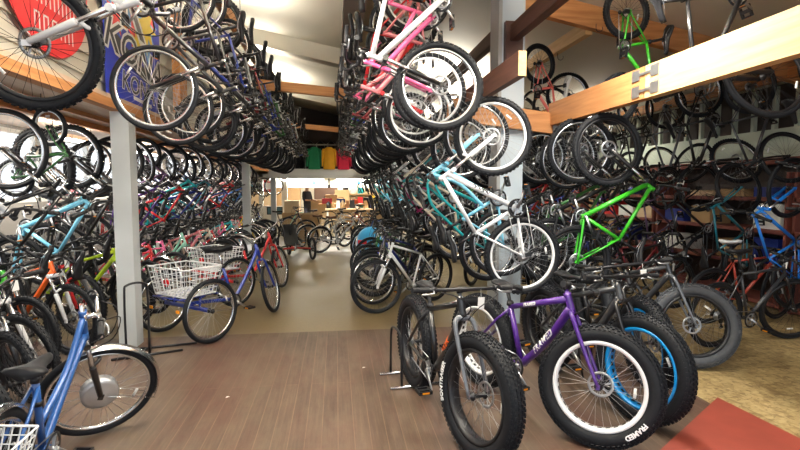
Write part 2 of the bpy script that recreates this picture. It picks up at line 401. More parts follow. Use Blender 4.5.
CACHE={}
def kit(style,hi):
    k=(style,hi)
    if k in CACHE: return CACHE[k]
    S=dict(STY[style]); S['fat']=(style=='fat'); G=geo(S); key=style+('_fine' if hi else '_plain')
    K=dict(S=S,G=G,w=wheel_meshes(key,S,hi),frame=frame_mesh(key,S,G,style,hi),fork=fork_mesh(key,S,G,hi),bar=bar_mesh(key,S,G,hi),crank=crank_meshes(key,S,G,hi))
    K['saddle'],K['post']=saddle_mesh(key,S,G,hi,style)
    if hi:   # kickstand, fenders built on demand
        b=MB(); B=G['B']; b.tube([B+Vector((-.06,.03,-.01)),B+Vector((-.10,.12,-S['bb']+.008))],.008,6); K['stand']=b.mesh(key+'_stand',[BLKM])
    def fender(c,a0,a1):
        b=MB(); n=18; R=S['R']+.012; w=.03; vs=[]
        for i in range(n+1):
            a=radians(a0+(a1-a0)*i/n)
            for y,dr in((-w,-.012),(-w*.6,.0),(0,.006),(w*.6,0),(w,-.012)):
                vs.append((c.x+(R+dr)*cos(a),y,c.z+(R+dr)*sin(a)))
        b.add(vs,[(i*5+j,i*5+j+1,(i+1)*5+j+1,(i+1)*5+j) for i in range(n) for j in range(4)])
        for s in(-1,1): b.tube([(c.x,s*.05,c.z),(c.x+R*cos(radians(a1 if c.x<0 else a0)),s*w,c.z+R*sin(radians(a1 if c.x<0 else a0)))],.003,4)
        return b.mesh(key+'_fender',[CHROME])
    K['ffender']=fender(G['hub']-G['C'],-5,125); K['rfender']=fender(G['rh'],50,195)
    CACHE[k]=K; return K

def setmat(o,i,m):
    sl=o.material_slots[i]; sl.link='OBJECT'; sl.material=m

def bike(style, M, frame='black', fork=None, rim='black', saddle=None, bar=None, tire=None, hi=False, steer=0, label=None, group=None, fenders=False, stand=False, tag=False, front=True, name=None, lod_hub=True):
    K=kit(style,hi); S,G=K['S'],K['G']
    root=empty(name or NAME[style],M)
    tagit(root,label,'bicycle',group)
    fm=paint(frame); km=fm if fork is None else (fork if not isinstance(fork,str) else paint(fork)); rm=RIMS[rim]
    I=Matrix.Identity(4); C=G['C']; RS=Matrix.Translation(C)@Matrix.Rotation(steer,4,G['d'])
    o=link('frame',K['frame'],root); setmat(o,0,fm)
    o=link('fork',K['fork'],root,RS); setmat(o,0,km); fork_o=o
    def wheel(nm,MM,rear):
        w=link(nm,K['w']['rim'],root,MM); setmat(w,0,rm)
        t=link('tire',K['w']['tire'],w)
        if tire is not None: setmat(t,0,tire)
        s=link('spokes',K['w']['spokes'],w)
        if rim=='black' : setmat(s,0,BLKM if style!='fat' else STEEL)
        if hi:
            h=link('hub',K['w']['hub'],w)
            if rim=='silver': setmat(h,0,CHROME)
            if S['disc']: link('brake_rotor',K['w']['rotor'],w)
            if rear: link('cassette',K['w']['cassette'],w)
            link('reflector',K['w']['reflector'],w)
        elif S['disc'] or rear:
            link('hub',K['w']['hub'],w)
        return w
    spin=rnd.random()*6
    fw=wheel('front_wheel',RS@Matrix.Translation(G['hub']-C)@Matrix.Rotation(spin,4,'Y'),False) if front else None
    rw=wheel('rear_wheel',Matrix.Translation(G['rh'])@Matrix.Rotation(spin*1.7,4,'Y'),True)
    hb=link('handlebar',K['bar']['bar'],root,RS)
    if bar is not None: setmat(hb,0,bar)
    if hi:
        for k2 in('grip','grip2'): link('grip',K['bar'][k2],hb)
        for k2 in('lever','lever2'): link('brake_lever',K['bar'][k2],hb)
        if tag: link('price_tag',K['bar']['tag'],hb)
        link('seatpost',K['post'],root)
    sd=link('saddle',K['saddle'],root)
    if saddle is not None: setmat(sd,0,saddle)
    cr=link('crankset',K['crank']['crank'],root,Matrix.Translation(G['B'])@Matrix.Rotation(rnd.uniform(-1.2,1.2),4,'Y')) if not hi else link('crankset',K['crank']['crank'],root,Matrix.Translation(G['B']))
    if hi:
        link('pedal',K['crank']['pedal'],cr); link('pedal',K['crank']['pedal2'],cr)
        link('chain',K['crank']['chain'],root,Matrix.Translation(G['B']))
        link('rear_derailleur',K['crank']['derailleur'],root,Matrix.Translation(G['B']))
        if stand: link('kickstand',K['stand'],root)
    if fenders:
        link('front_fender',K['ffender'],root,RS); link('rear_fender',K['rfender'],root)
    if tag and not hi: link('price_tag',K['bar']['tag'],hb)
    return dict(root=root,fork=fork_o,fw=fw,rw=rw,bar=hb,K=K,RS=RS,saddle=sd)

def pose_floor(x,y,heading,lean=0.0,z=0.0):
    """(x,y) on the floor midway between the wheels; heading: degrees from +X; lean to the bike's right positive"""
    return Matrix.Translation((x,y,z))@Matrix.Rotation(radians(heading),4,'Z')@Matrix.Rotation(radians(lean),4,'X')
def floor_by_front(style,x,y,heading,lean=0.0):
    S=STY[style]; h=radians(heading)
    return pose_floor(x-cos(h)*S['xf'],y-sin(h)*S['xf'],heading,lean)
def pose_hung(style,p,side,nose_up,tilt=0.0,yaw=0.0):
    """p: centre of the front hub; side: +1 the saddle faces +X, -1 it faces -X; yaw turns the bike about the vertical"""
    S=STY[style]; t=radians(tilt); sv=Vector((side*cos(yaw),sin(yaw),0)); up=Vector((0,0,1))
    X=(up*cos(t)+sv*sin(t)) if nose_up else (-up*cos(t)-sv*sin(t))
    Z=(sv*cos(t)-up*sin(t)) if nose_up else (sv*cos(t)-up*sin(t))
    Z=(Z-X*Z.dot(X)).normalized(); Y=Z.cross(X)
    Rm=Matrix((X,Y,Z)).transposed().to_4x4()
    return Matrix.Translation(Vector(p)-Rm.to_3x3()@Vector((S['xf'],0,S['R'])))@Rm

# ------------------------------------------------------------------ setting
XL, XP, XR = -4.3, -2.09, 6.3          # window wall, post line, shelf wall
YF, YB, YSEAM = -1.6, 26.0, 5.56      # open shop front, back wall, board / concrete seam
def zroof(x): return 4.78 - .2*(x+2.25)

def floor_mat(kind):
    m=bpy.data.materials.new(kind); m.use_nodes=True; nt=m.node_tree; L=nt.links.new; b=nt.nodes['Principled BSDF']
    N=nt.nodes.new
    def noise(scale,vec,detail=5,rough=.6):
        n=N('ShaderNodeTexNoise'); n.inputs['Scale'].default_value=scale; n.inputs['Detail'].default_value=detail; n.inputs['Roughness'].default_value=rough; L(vec,n.inputs['Vector']); return n.outputs['Fac']
    def mapping(sc,rot=(0,0,0)):
        mp=N('ShaderNodeMapping'); mp.inputs['Scale'].default_value=sc; mp.inputs['Rotation'].default_value=rot; L(tc.outputs['Object'],mp.inputs['Vector']); return mp.outputs['Vector']
    def ramp(fac,stops):
        r=N('ShaderNodeValToRGB'); e=r.color_ramp.elements
        while len(e)>1: e.remove(e[0])
        e[0].position=stops[0][0]; e[0].color=(*stops[0][1],1)
        for p,c in stops[1:]:
            q=e.new(p); q.color=(*c,1)
        L(fac,r.inputs['Fac']); return r.outputs['Color']
    def mix(fac,a,c,mode='MIX'):
        x=N('ShaderNodeMix'); x.data_type='RGBA'; x.blend_type=mode
        if isinstance(fac,float): x.inputs[0].default_value=fac
        else: L(fac,x.inputs[0])
        for v,i in((a,6),(c,7)):
            if isinstance(v,tuple): x.inputs[i].default_value=(*v,1)
            else: L(v,x.inputs[i])
        return x.outputs[2]
    tc=N('ShaderNodeTexCoord')
    if kind=='wood_boards':
        br=N('ShaderNodeTexBrick'); L(mapping((1,1,1),(0,0,pi/2)),br.inputs['Vector'])
        br.inputs['Scale'].default_value=1; br.inputs['Brick Width'].default_value=2.7; br.inputs['Row Height'].default_value=.105; br.inputs['Mortar Size'].default_value=.0035; br.inputs['Mortar Smooth'].default_value=.2
        br.inputs['Color1'].default_value=(.058,.035,.023,1); br.inputs['Color2'].default_value=(.100,.066,.044,1); br.inputs['Mortar'].default_value=(.17,.11,.075,1); br.inputs['Bias'].default_value=-.1
        grain=noise(1,mapping((46,2.0,1)),6,.7)
        c=mix(.42,br.outputs['Color'],ramp(grain,[(.32,(.030,.016,.012)),(.52,(.085,.050,.036)),(.7,(.15,.10,.07))]))
        pat=noise(.85,mapping((1.6,.7,1)),5,.65)
        c=mix(ramp(pat,[(.46,(0,0,0)),(.64,(.6,)*3)]),c,(.085,.020,.014))
        wear=noise(1.3,mapping((1.3,.45,1)),7,.72)
        c=mix(ramp(wear,[(.42,(0,0,0)),(.68,(.6,)*3)]),c,(.150,.118,.082))
        spk=noise(60,mapping((1,1,1)),3,.6); c=mix(ramp(spk,[(.62,(0,0,0)),(.75,(.35,)*3)]),c,(.03,.018,.014))
        L(c,b.inputs['Base Color']); b.inputs['Roughness'].default_value=.5
        bp=N('ShaderNodeBump'); bp.inputs['Strength'].default_value=.18; bp.inputs['Distance'].default_value=.006; L(grain,bp.inputs['Height']); L(bp.outputs['Normal'],b.inputs['Normal'])
    elif kind=='polished_concrete':
        a=noise(.55,mapping((1,.6,1)),6,.6); g=noise(22,mapping((1,1,1)),4,.6)
        c=ramp(a,[(.3,(0.116,0.084,0.036)),(.5,(0.157,0.116,0.055)),(.7,(0.197,0.157,0.087))]); c=mix(ramp(g,[(.4,(0,0,0)),(.8,(.4,)*3)]),c,(0.099,0.070,0.035))
        L(c,b.inputs['Base Color']); L(ramp(a,[(.3,(.32,)*3),(.7,(.5,)*3)]),b.inputs['Roughness'])
    elif kind=='strand_board':
        v=N('ShaderNodeTexVoronoi'); v.feature='F1'; v.inputs['Scale'].default_value=1; v.inputs['Randomness'].default_value=1
        dn=noise(3,mapping((1,1,1)),3); mx=N('ShaderNodeMix'); mx.data_type='VECTOR'
        L(mapping((14,30,1),(0,0,.25)),v.inputs['Vector'])
        v2=N('ShaderNodeTexVoronoi'); v2.inputs['Scale'].default_value=1; L(mapping((34,15,1),(0,0,-.5)),v2.inputs['Vector'])
        sep=N('ShaderNodeSeparateColor'); L(v.outputs['Color'],sep.inputs['Color']); sep2=N('ShaderNodeSeparateColor'); L(v2.outputs['Color'],sep2.inputs['Color'])
        c=mix(.5,ramp(sep.outputs['Red'],[(0,(0.180,0.119,0.047)),(.5,(0.331,0.238,0.101)),(1,(0.446,0.338,0.166))]),ramp(sep2.outputs['Green'],[(0,(0.158,0.101,0.040)),(.6,(0.338,0.245,0.108)),(1,(0.432,0.331,0.166))]))
        sp=noise(26,mapping((1,1.7,1)),4); c=mix(ramp(sp,[(.55,(0,0,0)),(.68,(.75,)*3)]),c,(0.108,0.065,0.025))
        L(c,b.inputs['Base Color']); b.inputs['Roughness'].default_value=.6
    return m
def board(name,cols,scale=(30,2,30),rough=.6):
    """sawn timber with grain along local Y"""
    m=bpy.data.materials.new(name); m.use_nodes=True; nt=m.node_tree; L=nt.links.new; b=nt.nodes['Principled BSDF']; N=nt.nodes.new
    tc=N('ShaderNodeTexCoord'); mp=N('ShaderNodeMapping'); mp.inputs['Scale'].default_value=scale; L(tc.outputs['Object'],mp.inputs['Vector'])
    nz=N('ShaderNodeTexNoise'); nz.inputs['Scale'].default_value=1; nz.inputs['Detail'].default_value=5; L(mp.outputs['Vector'],nz.inputs['Vector'])
    r=N('ShaderNodeValToRGB'); r.color_ramp.elements[0].position=.3; r.color_ramp.elements[1].position=.7
    r.color_ramp.elements[0].color=(*cols[0],1); r.color_ramp.elements[1].color=(*cols[1],1); L(nz.outputs['Fac'],r.inputs['Fac']); L(r.outputs['Color'],b.inputs['Base Color'])
    b.inputs['Roughness'].default_value=rough; return m
PINE=board('pine_timber',((.62,.38,.16),(.78,.54,.27)))
FIR=board('fir_timber',((.42,.17,.055),(.58,.27,.10)))
FIRX=board('fir_timber_crosswise',((.42,.17,.055),(.60,.29,.11)),(2,30,30))
DARKW=board('stained_timber',((.055,.022,.014),(.11,.045,.028)))
PLANKC=board('ceiling_planks',((.50,.36,.26),(.66,.52,.40)),(14,1.2,2))
SIDING=mat('painted_siding',(.52,.50,.43),.6,0,.05,3)
CREAM=mat('painted_ceiling',(.66,.62,.52),.75,0,.07,1.2)
CREAM2=mat('painted_ceiling_beam',(.62,.58,.49),.7,0,.06,2)
TAUPE=mat('taupe_painted_beam',(.30,.25,.22),.7,0,.06,2)
GREYW=mat('grey_wall_paint',(.30,.29,.27),.8,0,.08,2)  # even grey for the window wall and the mezzanine railing
COLB=mat('pale_blue_column_paint',(.55,.63,.70),.6,0,.05,3)
COLG=mat('grey_column_side',(.36,.37,.37),.7,0,.05,3)
POSTW=mat('white_post_paint',(.50,.53,.54),.55,0,.08,4)
PALEG=mat('pale_green_paint',(.52,.58,.48),.7,0,.05,2)
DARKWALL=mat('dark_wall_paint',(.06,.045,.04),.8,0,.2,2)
SHELFR=mat('red_brown_shelf_paint',(.20,.055,.04),.6,0,.15,4)
WALLC=mat('cream_wall_paint',(.80,.76,.62),.7,0,.05,2)
WHITEW=mat('white_wall_paint',(.82,.82,.78),.6,0,.03,2)
CARD=mat('cardboard',(.45,.28,.13),.75,0,.12,5)
CARD2=mat('pale_cardboard',(.62,.46,.28),.75,0,.1,5)
GALV=mat('galvanised_plate',(.55,.57,.58),.35,.9,.15,30)
ASPH=mat('forecourt_concrete',(.60,.59,.56),.9,0,.2,20)  # pale so that light bounced off it brightens the ceiling
REDRAMP=mat('red_painted_plywood',(.25,.045,.028),.55,0,.25,5,.1)

def slab(name,x0,x1,y0,y1,z0,z1,m):
    b=MB(); b.box(((x0+x1)/2,(y0+y1)/2,(z0+z1)/2),(x1-x0,y1-y0,z1-z0)); return struct(name,b,[m])
slab('floor',XL,2.75,YF,YSEAM,-.1,0,floor_mat('wood_boards'))
slab('floor_concrete',XL,2.75,YSEAM,YB,-.1,-.004,floor_mat('polished_concrete'))
slab('floor_strand_board',2.75,XR,YF,YB,-.1,-.008,floor_mat('strand_board'))
slab('ground_forecourt',-14,16,-14,YF,-.2,-.05,ASPH)  # unseen ground added outside to bounce light indoors

# roof: one plane falling from the tall side wall to the shelf wall
b=MB(); x0,x1=-2.35,XR+.1
b.add([(x0,YF,zroof(x0)),(x1,YF,zroof(x1)),(x1,YB,zroof(x1)),(x0,YB,zroof(x0)),(x0,YF,zroof(x0)+.15),(x1,YF,zroof(x1)+.15),(x1,YB,zroof(x1)+.15),(x0,YB,zroof(x0)+.15)],[(0,3,2,1),(4,5,6,7),(0,1,5,4),(1,2,6,5),(2,3,7,6),(3,0,4,7)],0,False)
struct('ceiling',b,[CREAM])
def cross_beam(name,y,xa,xb,w,h,m,drop=0.0):
    b=MB(); za=zroof(xa)-drop; zb=zroof(xb)-drop
    b.add([(x,yy,z) for (x,z) in((xa,za-h),(xb,zb-h),(xb,zb+.02-drop*0),(xa,za+.02)) for yy in(y-w/2,y+w/2)],[(0,2,3,1),(2,4,5,3),(4,6,7,5),(6,0,1,7),(0,6,4,2),(1,3,5,7)],0,False)
    return struct(name,b,[m])
for i,y in enumerate((3.1,10.2,15.3,20.6)):
    cross_beam('ceiling_beam_%d'%(i+1),y,-2.25,XR,.34,.30,CREAM2)
cross_beam('ceiling_beam_5',5.7,2.05,XR,.10,.24,FIRX,.03)
slab('ceiling_beam_6',.12,.42,YF,YB,zroof(.27)-.28,zroof(.27)-.02,TAUPE)

# tall sided wall above the posts, header, low lean-to ceiling
b=MB(); nb=12; zt=zroof(-2.25); hh=(zt-2.44)/nb
for k in range(nb):
    z=2.44+k*hh; b.add([(-2.25,YF,z),(-2.25,YB,z),(-2.275,YB,z+hh),(-2.275,YF,z+hh),(-2.25-.06,YF,z),(-2.31,YB,z),(-2.31,YB,z+hh),(-2.31,YF,z+hh)],[(0,1,2,3),(4,7,6,5),(0,4,5,1),(3,2,6,7)],0,False)
struct('wall_siding',b,[SIDING])
slab('beam_header',-2.15,-2.05,YF,17,2.345,2.425,FIR)
slab('trim_flashing',-2.262,-2.225,YF,17,2.425,2.52,mat('grey_flashing',(.42,.43,.45),.6,0,.1,4))
slab('ceiling_lean_to',XL,-2.16,YF,YB,2.44,2.51,PLANKC)
slab('beam_lean_to',-3.20,-3.12,YF,YB,2.37,2.44,FIR)
for i,(y,zz) in enumerate(((5.33,2.345),(12.2,2.345),(17.35,2.1))):
    slab('column_post_%d'%(i+1),XP-.085,XP+.085,y-.085,y+.085,0,zz,POSTW)

# window wall
ZW0,ZW1=1.40,2.40
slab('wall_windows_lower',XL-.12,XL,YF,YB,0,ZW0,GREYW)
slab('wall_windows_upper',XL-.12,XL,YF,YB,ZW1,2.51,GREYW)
wy=[(.2,2.6),(2.9,5.3),(5.6,8.0),(8.3,10.7),(11.0,13.4),(13.7,16.1)]
edges=[YF]+[e for w in wy for e in w]+[YB]
for i in range(0,len(edges),2): slab('wall_pier_%d'%(i//2+1),XL-.12,XL,edges[i],edges[i+1],ZW0,ZW1,WHITEW)
glass=bpy.data.materials.new('window_glass'); glass.use_nodes=True; nt=glass.node_tree; nt.nodes.clear()
o_=nt.nodes.new('ShaderNodeOutputMaterial'); mxs=nt.nodes.new('ShaderNodeMixShader'); tr=nt.nodes.new('ShaderNodeBsdfTransparent'); gl=nt.nodes.new('ShaderNodeBsdfGlossy'); gl.inputs['Roughness'].default_value=.03
fr=nt.nodes.new('ShaderNodeFresnel'); fr.inputs['IOR'].default_value=1.45
mxs.inputs[0].default_value=.05; nt.links.new(tr.outputs[0],mxs.inputs[1]); nt.links.new(gl.outputs[0],mxs.inputs[2]); nt.links.new(mxs.outputs[0],o_.inputs[0])
for i,(a,c) in enumerate(wy):
    b=MB(); x=XL-.06
    for z in(ZW0+.03,ZW1-.03): b.box((x,(a+c)/2,z),(.08,c-a,.06))
    for y in(a+.03,(a+c)/2,c-.03): b.box((x,y,(ZW0+ZW1)/2),(.08,.06,ZW1-ZW0))
    w=struct('window_%d'%(i+1),b,[WHITEW])
    g=MB(); g.box((x,(a+c)/2,(ZW0+ZW1)/2),(.006,c-a-.1,ZW1-ZW0-.1)); link('pane',g.mesh('window_pane',[glass]),w)

# shelf wall
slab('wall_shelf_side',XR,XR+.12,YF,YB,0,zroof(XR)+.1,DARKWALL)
slab('trim_pale_band',XR-.22,XR,YF,17,2.02,2.42,PALEG)
slab('trim_red_ledge',XR-.26,XR,YF,17,1.93,2.02,SHELFR)
for i in range(46):
    y=1.0+i*.36
    slab('trim_%d'%(i+1),XR-.16,XR-.10,y,y+.055,2.42,3.02,PALEG)
# back of the shop
slab('wall_back',XL,XR,YB,YB+.12,0,4.9,WALLC)
slab('wall_window_gable',XL-.12,-2.31,YB,YB+.12,0,2.7,WALLC)

# ------------------------------------------------------------------ timber racks and column
def beam_thing(name,label,cat,parts,group=None):
    r=None
    for i,(pn,mb,ms) in enumerate(parts):
        o=link(name if i==0 else pn,mb.mesh(name,ms),r)
        if i==0: r=o; tagit(o,label,cat,group)
    return r
b=MB(); b.box((2.0,5.75,2.0),(.30,.30,4.0)); b.box((1.86,5.75,2.0),(.04,.31,4.0),1)  # strip on the aisle side is a darker grey than the rest
co=struct('column_pale_blue',b,[COLB,COLG])
# big pine joist that carries the bikes, nearest the entrance
XJ=2.46
b=MB(); b.box((XJ,(YF+3.72)/2,2.43),(.09,3.72-YF,.25)); b2=MB()
tim=beam_thing('timber_joist','long pale pine joist over the strand-board floor, with metal splice plate','beam',[('b',b,[PINE])])
b=MB(); b.box((XJ,(3.73+5.52)/2,2.43),(.088,5.52-3.73,.25)); beam_thing('timber_joist','shorter orange fir joist between splice plate and blue column','beam',[('b',b,[FIR])])
b=MB()
for y in(3.60,3.84):
    for z in(2.37,2.50): b.box((XJ-.048,y,z),(.005,.10,.085))
for z in(2.37,2.50): b.box((XJ-.050,3.72,z),(.004,.15,.02))
tagit(link('splice_plate',b.mesh('splice_plate',[GALV])),'toothed metal splice plate joining the two joists','bracket')
b=MB(); b.add([(x,y,z) for (x,z) in((1.20,2.36),(2.50,2.21),(2.50,2.44),(1.20,2.60)) for y in(5.47,5.56)],[(0,2,3,1),(2,4,5,3),(4,6,7,5),(6,0,1,7),(0,6,4,2),(1,3,5,7)],0,False)
beam_thing('timber_crosspiece','orange fir crosspiece running across the face of the blue column','beam',[('b',b,[FIRX])])
b=MB(); b.box((2.475,5.455,2.33),(.06,.012,.24)); tagit(link('joist_hanger',b.mesh('joist_hanger',[GALV])),'small metal joist hanger where crosspiece meets the joist','bracket')
b=MB(); b.box((1.43,(3.77+16.5)/2,2.555),(.065,16.5-3.77,.19)); b.box((1.43,3.768,2.555),(.063,.006,.188),1)
beam_thing('timber_joist','dark stained joist with pale sawn end in front of blue column','beam',[('b',b,[DARKW,PINE])])
b=MB(); b.box((2.0,(YF+5.58)/2,3.33),(.10,5.58-YF,.17)); beam_thing('timber_joist','dark stained upper joist running from entrance into steel shoe on column','beam',[('b',b,[DARKW])])
b=MB(); b.box((2.0,5.56,3.22),(.20,.07,.48)); tagit(link('beam_shoe',b.mesh('beam_shoe',[mat('brown_painted_steel',(.07,.028,.022),.45,.2,.1)])),'brown steel shoe bolted to the blue column','bracket')
b=MB(); b.box((1.93,(5.95+17)/2,3.42),(.09,11,.16)); beam_thing('timber_joist','dark stained upper joist behind the blue column','beam',[('b',b,[DARKW])])
b=MB(); b.box((4.05,(YF+17)/2,2.99),(.09,17-YF,.24)); beam_thing('timber_joist','orange fir joist along the upper right wall bikes'.replace('upper right wall','shelf-wall'),'beam',[('b',b,[FIR])])
b=MB(); b.box((3.0,(5.76+17)/2,3.50),(.09,11.24,.16)); beam_thing('timber_joist','yellow pine joist with hooks behind the column','beam',[('b',b,[PINE])])
b=MB(); b.box((5.6,(YF+17)/2,3.02),(.09,17-YF,.14)); beam_thing('timber_joist','fir joist close to the pale band of the shelf wall','beam',[('b',b,[FIR])])
for x,l in((-1.42,'tan timber hanger rail over the banner-side ceiling row'),(.92,'tan timber hanger rail over the column-side ceiling row')):
    b=MB(); b.box((x,(2.0+16.6)/2,3.93),(.09,14.6,.16)); beam_thing('hanger_rail',l,'beam',[('b',b,[FIR])])
b=MB(); b.box((-2.78,(YF+16.5)/2,2.415),(.06,18,.05)); beam_thing('hanger_rail','timber hanger rail under the low plank ceiling','beam',[('b',b,[FIR])])
# timber ties between the two ceiling rows
for y,z,l in((8.3,3.10,'orange timber tie across the aisle below the ceiling'),(15.6,3.34,'orange timber tie above the row of shirts')):
    b=MB(); b.add([(x,yy,zz) for (x,zz) in((-1.5,z+.10),(1.1,z-.12),(1.1,z+.03),(-1.5,z+.25)) for yy in(y,y+.09)],[(0,2,3,1),(2,4,5,3),(4,6,7,5),(6,0,1,7),(0,6,4,2),(1,3,5,7)],0,False)
    beam_thing('timber_tie',l,'beam',[('b',b,[FIRX])])
# upright on the siding behind the first hanging bikes
b=MB(); b.box((-2.12,7.35,3.3),(.10,.32,1.35)); beam_thing('timber_brace','short wide fir upright on the siding beside the blue banner','beam',[('b',b,[FIR])])
# hooks
def hook(x,y,z,label,r=.03):
    b=MB(); b.tube([(x,y,z),(x,y,z-.05)]+[(x+r-r*cos(a),y,z-.05-r*sin(a)) for a in [k*pi/6 for k in range(1,8)]],.004,6)
    tagit(link('storage_hook',b.mesh('storage_hook',[BLKM])),label,'hook','empty storage hooks')
hook(2.95,5.5,zroof(2.95)-.28,'empty bike hook under the orange rafter',.04); hook(3.0,6.6,3.42,'empty bike hook under the yellow pine joist',.04); hook(-2.6,4.9,2.44,'empty bike hook in the plank ceiling by the white post')

# ------------------------------------------------------------------ hanging rows
def pick(seq,i): return seq[i%len(seq)]
DARKSET=['black','charcoal','black','grey','black','navy','black','silver','black','dark red','charcoal','black','blue','black','dark green','silver']
def lab(color,style,where,i,n=None): return '%s %s %s, %s from entrance' % (color,PHRASE[style],where,ordinal(i))
def extras(k): return dict(rim=pick(['black','silver','black','silver','black'],k), fork=pick(['black',None,CHROME,'black',None,'white'],k))
SKIP=set()
def want(row,i): return (row,i) not in SKIP

# nose-down row on the banner side of the aisle
specs=[('hardtail','white','white'),('hybrid','black',None),('hybrid','charcoal','black')]
ys=[2.87,4.37,5.15]+[5.62+.42*k for k in range(25)]
for i,y in enumerate(ys):
    if not want('L1',i): continue
    st=pick(['hardtail','hybrid','hardtail','hybrid'],i); c=pick(DARKSET,i+2); e=extras(i)
    if i<3: st,c,f=specs[i]; e=dict(rim='silver' if i else 'black',fork=f)
    if i in(9,10): c='blue'
    z=2.41+(.07 if i%2 else -.05) if i>1 else (2.35,2.41)[i]
    x=-1.47+rnd.uniform(-.04,.04) if i else -1.56
    bike(st,pose_hung(st,(x,y,z),1,False,rnd.uniform(0,5),rnd.uniform(-.12,.10) if i else -.05),frame=c,hi=i<6,steer=rnd.uniform(-.15,.15) if i>1 else (.25 if i==0 else .05),tag=i%2==1,label=lab(c,st,'hung nose down in banner-side ceiling row',i+1),group='nose-down bikes on the banner side of the aisle',**e)
# nose-down row on the column side
ys=[3.85]+[4.42+.42*k for k in range(26)]
cols=['silver','pink','rose','red','black','pink']
for i,y in enumerate(ys):
    if not want('R1',i): continue
    st=pick(['hardtail','hybrid','comfort','hardtail'],i); c=pick(DARKSET,i+3); e=extras(i+1); tire=None
    if i<6: c=cols[i]; st=('hardtail','comfort','comfort','hardtail','hardtail','comfort')[i]; e=dict(rim=('silver','white','white','white','silver','silver')[i],fork=('black',None,'red','white','black',None)[i])
    z=2.38+((.07 if i%2 else -.05) if i else 0)
    bike(st,pose_hung(st,(.80+rnd.uniform(-.04,.04) if i else .80,y,z),-1,False,rnd.uniform(0,4),rnd.uniform(-.1,.12) if i else 0),frame='white' if i==0 else c,hi=i<6,steer=rnd.uniform(-.15,.15) if i else .1,tag=i%2==1,label=lab('white' if i==0 else c,st,'hung nose down in column-side ceiling row',i+1),group='nose-down bikes on the column side of the aisle',**e)
# nose-up row under the pine rail
ys=[4.26,4.78,5.15,6.25]+[6.7+.42*k for k in range(20)]
cols=['white','sky blue','teal','cream','teal','white','magenta','black','silver','teal','black','grey','sky blue']
for i,y in enumerate(ys):
    if not want('R2',i): continue
    st=pick(['hardtail','comfort','cruiser','cruiser','comfort','hybrid'],i); c=pick(cols,i); e=extras(i)
    if i==0: e=dict(rim='white',fork='white')
    elif i<6: e=dict(rim='silver',fork=None)
    x=1.36 if i<2 else 1.32+rnd.uniform(-.05,.05)
    b_=bike(st,pose_hung(st,(x,y,2.05 if i==0 else 2.06+(.05 if i%2 else -.04)+(.08 if i>3 else 0)),-1,True,15+(rnd.uniform(-3,3) if i else 0),rnd.uniform(-.1,.1) if i else .04),frame=c,hi=i<6,steer=rnd.uniform(-.12,.12),tag=i%2==0,label=lab(c,st,'hung nose up under the dark aisle joist',i+1),group='nose-up bikes under the dark joist',**e)
    if i==0: WB=b_
def find_child(root,n): return [c for c in root.children if c.name.split('.')[0]==n][0]
# nose-up row on the big joist, saddles to the shelf wall
ys=[4.44,4.97,5.42,6.2]+[6.6+.45*k for k in range(14)]
cols=['green','black','dark green','black','charcoal','red','black','black','purple','black','grey','black']
for i,y in enumerate(ys):
    if not want('R3',i): continue
    st=pick(['hardtail','hardtail','hybrid','hardtail'],i); c=pick(cols,i); e=extras(i)
    if i==0: e=dict(rim='black',fork='black')
    if i==2: e=dict(rim='silver',fork='black')
    bike(st,pose_hung(st,(2.53+(.0 if i<2 else .09),y,1.96+(0 if i==0 else (.03 if i%2 else -.03))),1,True,15+(rnd.uniform(-3,3) if i else 0),rnd.uniform(-.1,.1) if i else -.05),frame=c,hi=i<4,steer=rnd.uniform(-.12,.12),tag=i%3==2,label=lab(c,st,'hung nose up on the big joist row',i+1),group='nose-up bikes on the joist row',**e)
# second row of the same bay, nose down from the far joist
ys=[3.45]+[7.6+.7*k for k in range(9)]
for i,y in enumerate(ys):
    if not want('R6',i): continue
    st=pick(['hybrid','hardtail','road'],i); c=pick(['black','charcoal','black','black','silver','black','navy'],i); e=extras(i)
    x=3.2 if i<1 else 4.1
    bike(st,pose_hung(st,(x,y,2.44 if i<1 else 2.08),-1,False,25 if i<1 else 24,rnd.uniform(-.2,.2)),frame=c,hi=i<2,steer=rnd.uniform(-.3,.3),label=lab(c,st,'hung nose down behind the pine joist',i+1),group='nose-down bikes behind the pine joist',**e)
# upper row on the pale band
ys=[4.0+.80*k for k in range(14)]
for i,y in enumerate(ys):
    if not want('R4',i): continue
    st=pick(['road','hybrid','single','hardtail'],i); c=pick(['black','black','charcoal','black','grey'],i); e=dict(rim=pick(['black','silver'],i),fork='black')
    bike(st,pose_hung(st,(5.55,y,1.98),-1,False,30,rnd.uniform(-.25,.15)),frame=c,hi=1<=i<5,steer=rnd.uniform(-.5,.5),tag=i%2==0,label=lab(c,st,'hung nose down against the pale wall band',i+1),group='nose-down bikes against the pale band',**e)
# lower row in front of the shelves
ys=[4.35+.72*k for k in range(15)]
cols=['azure','azure','dark teal','black','plum','black','purple','black','navy','black','charcoal']
for i,y in enumerate(ys):
    if not want('R5',i): continue
    st=pick(['single','hybrid','single','road'],i); c=pick(cols,i); e=dict(rim='black',fork=None)
    bike(st,pose_hung(st,(5.10,y,1.60),-1,True,8,rnd.uniform(-.3,.2)),frame=c,hi=i<4,steer=rnd.uniform(-.3,.3),label=lab(c,st,'standing nose up before the shelves',i+1),group='nose-up bikes before the shelves',**e)
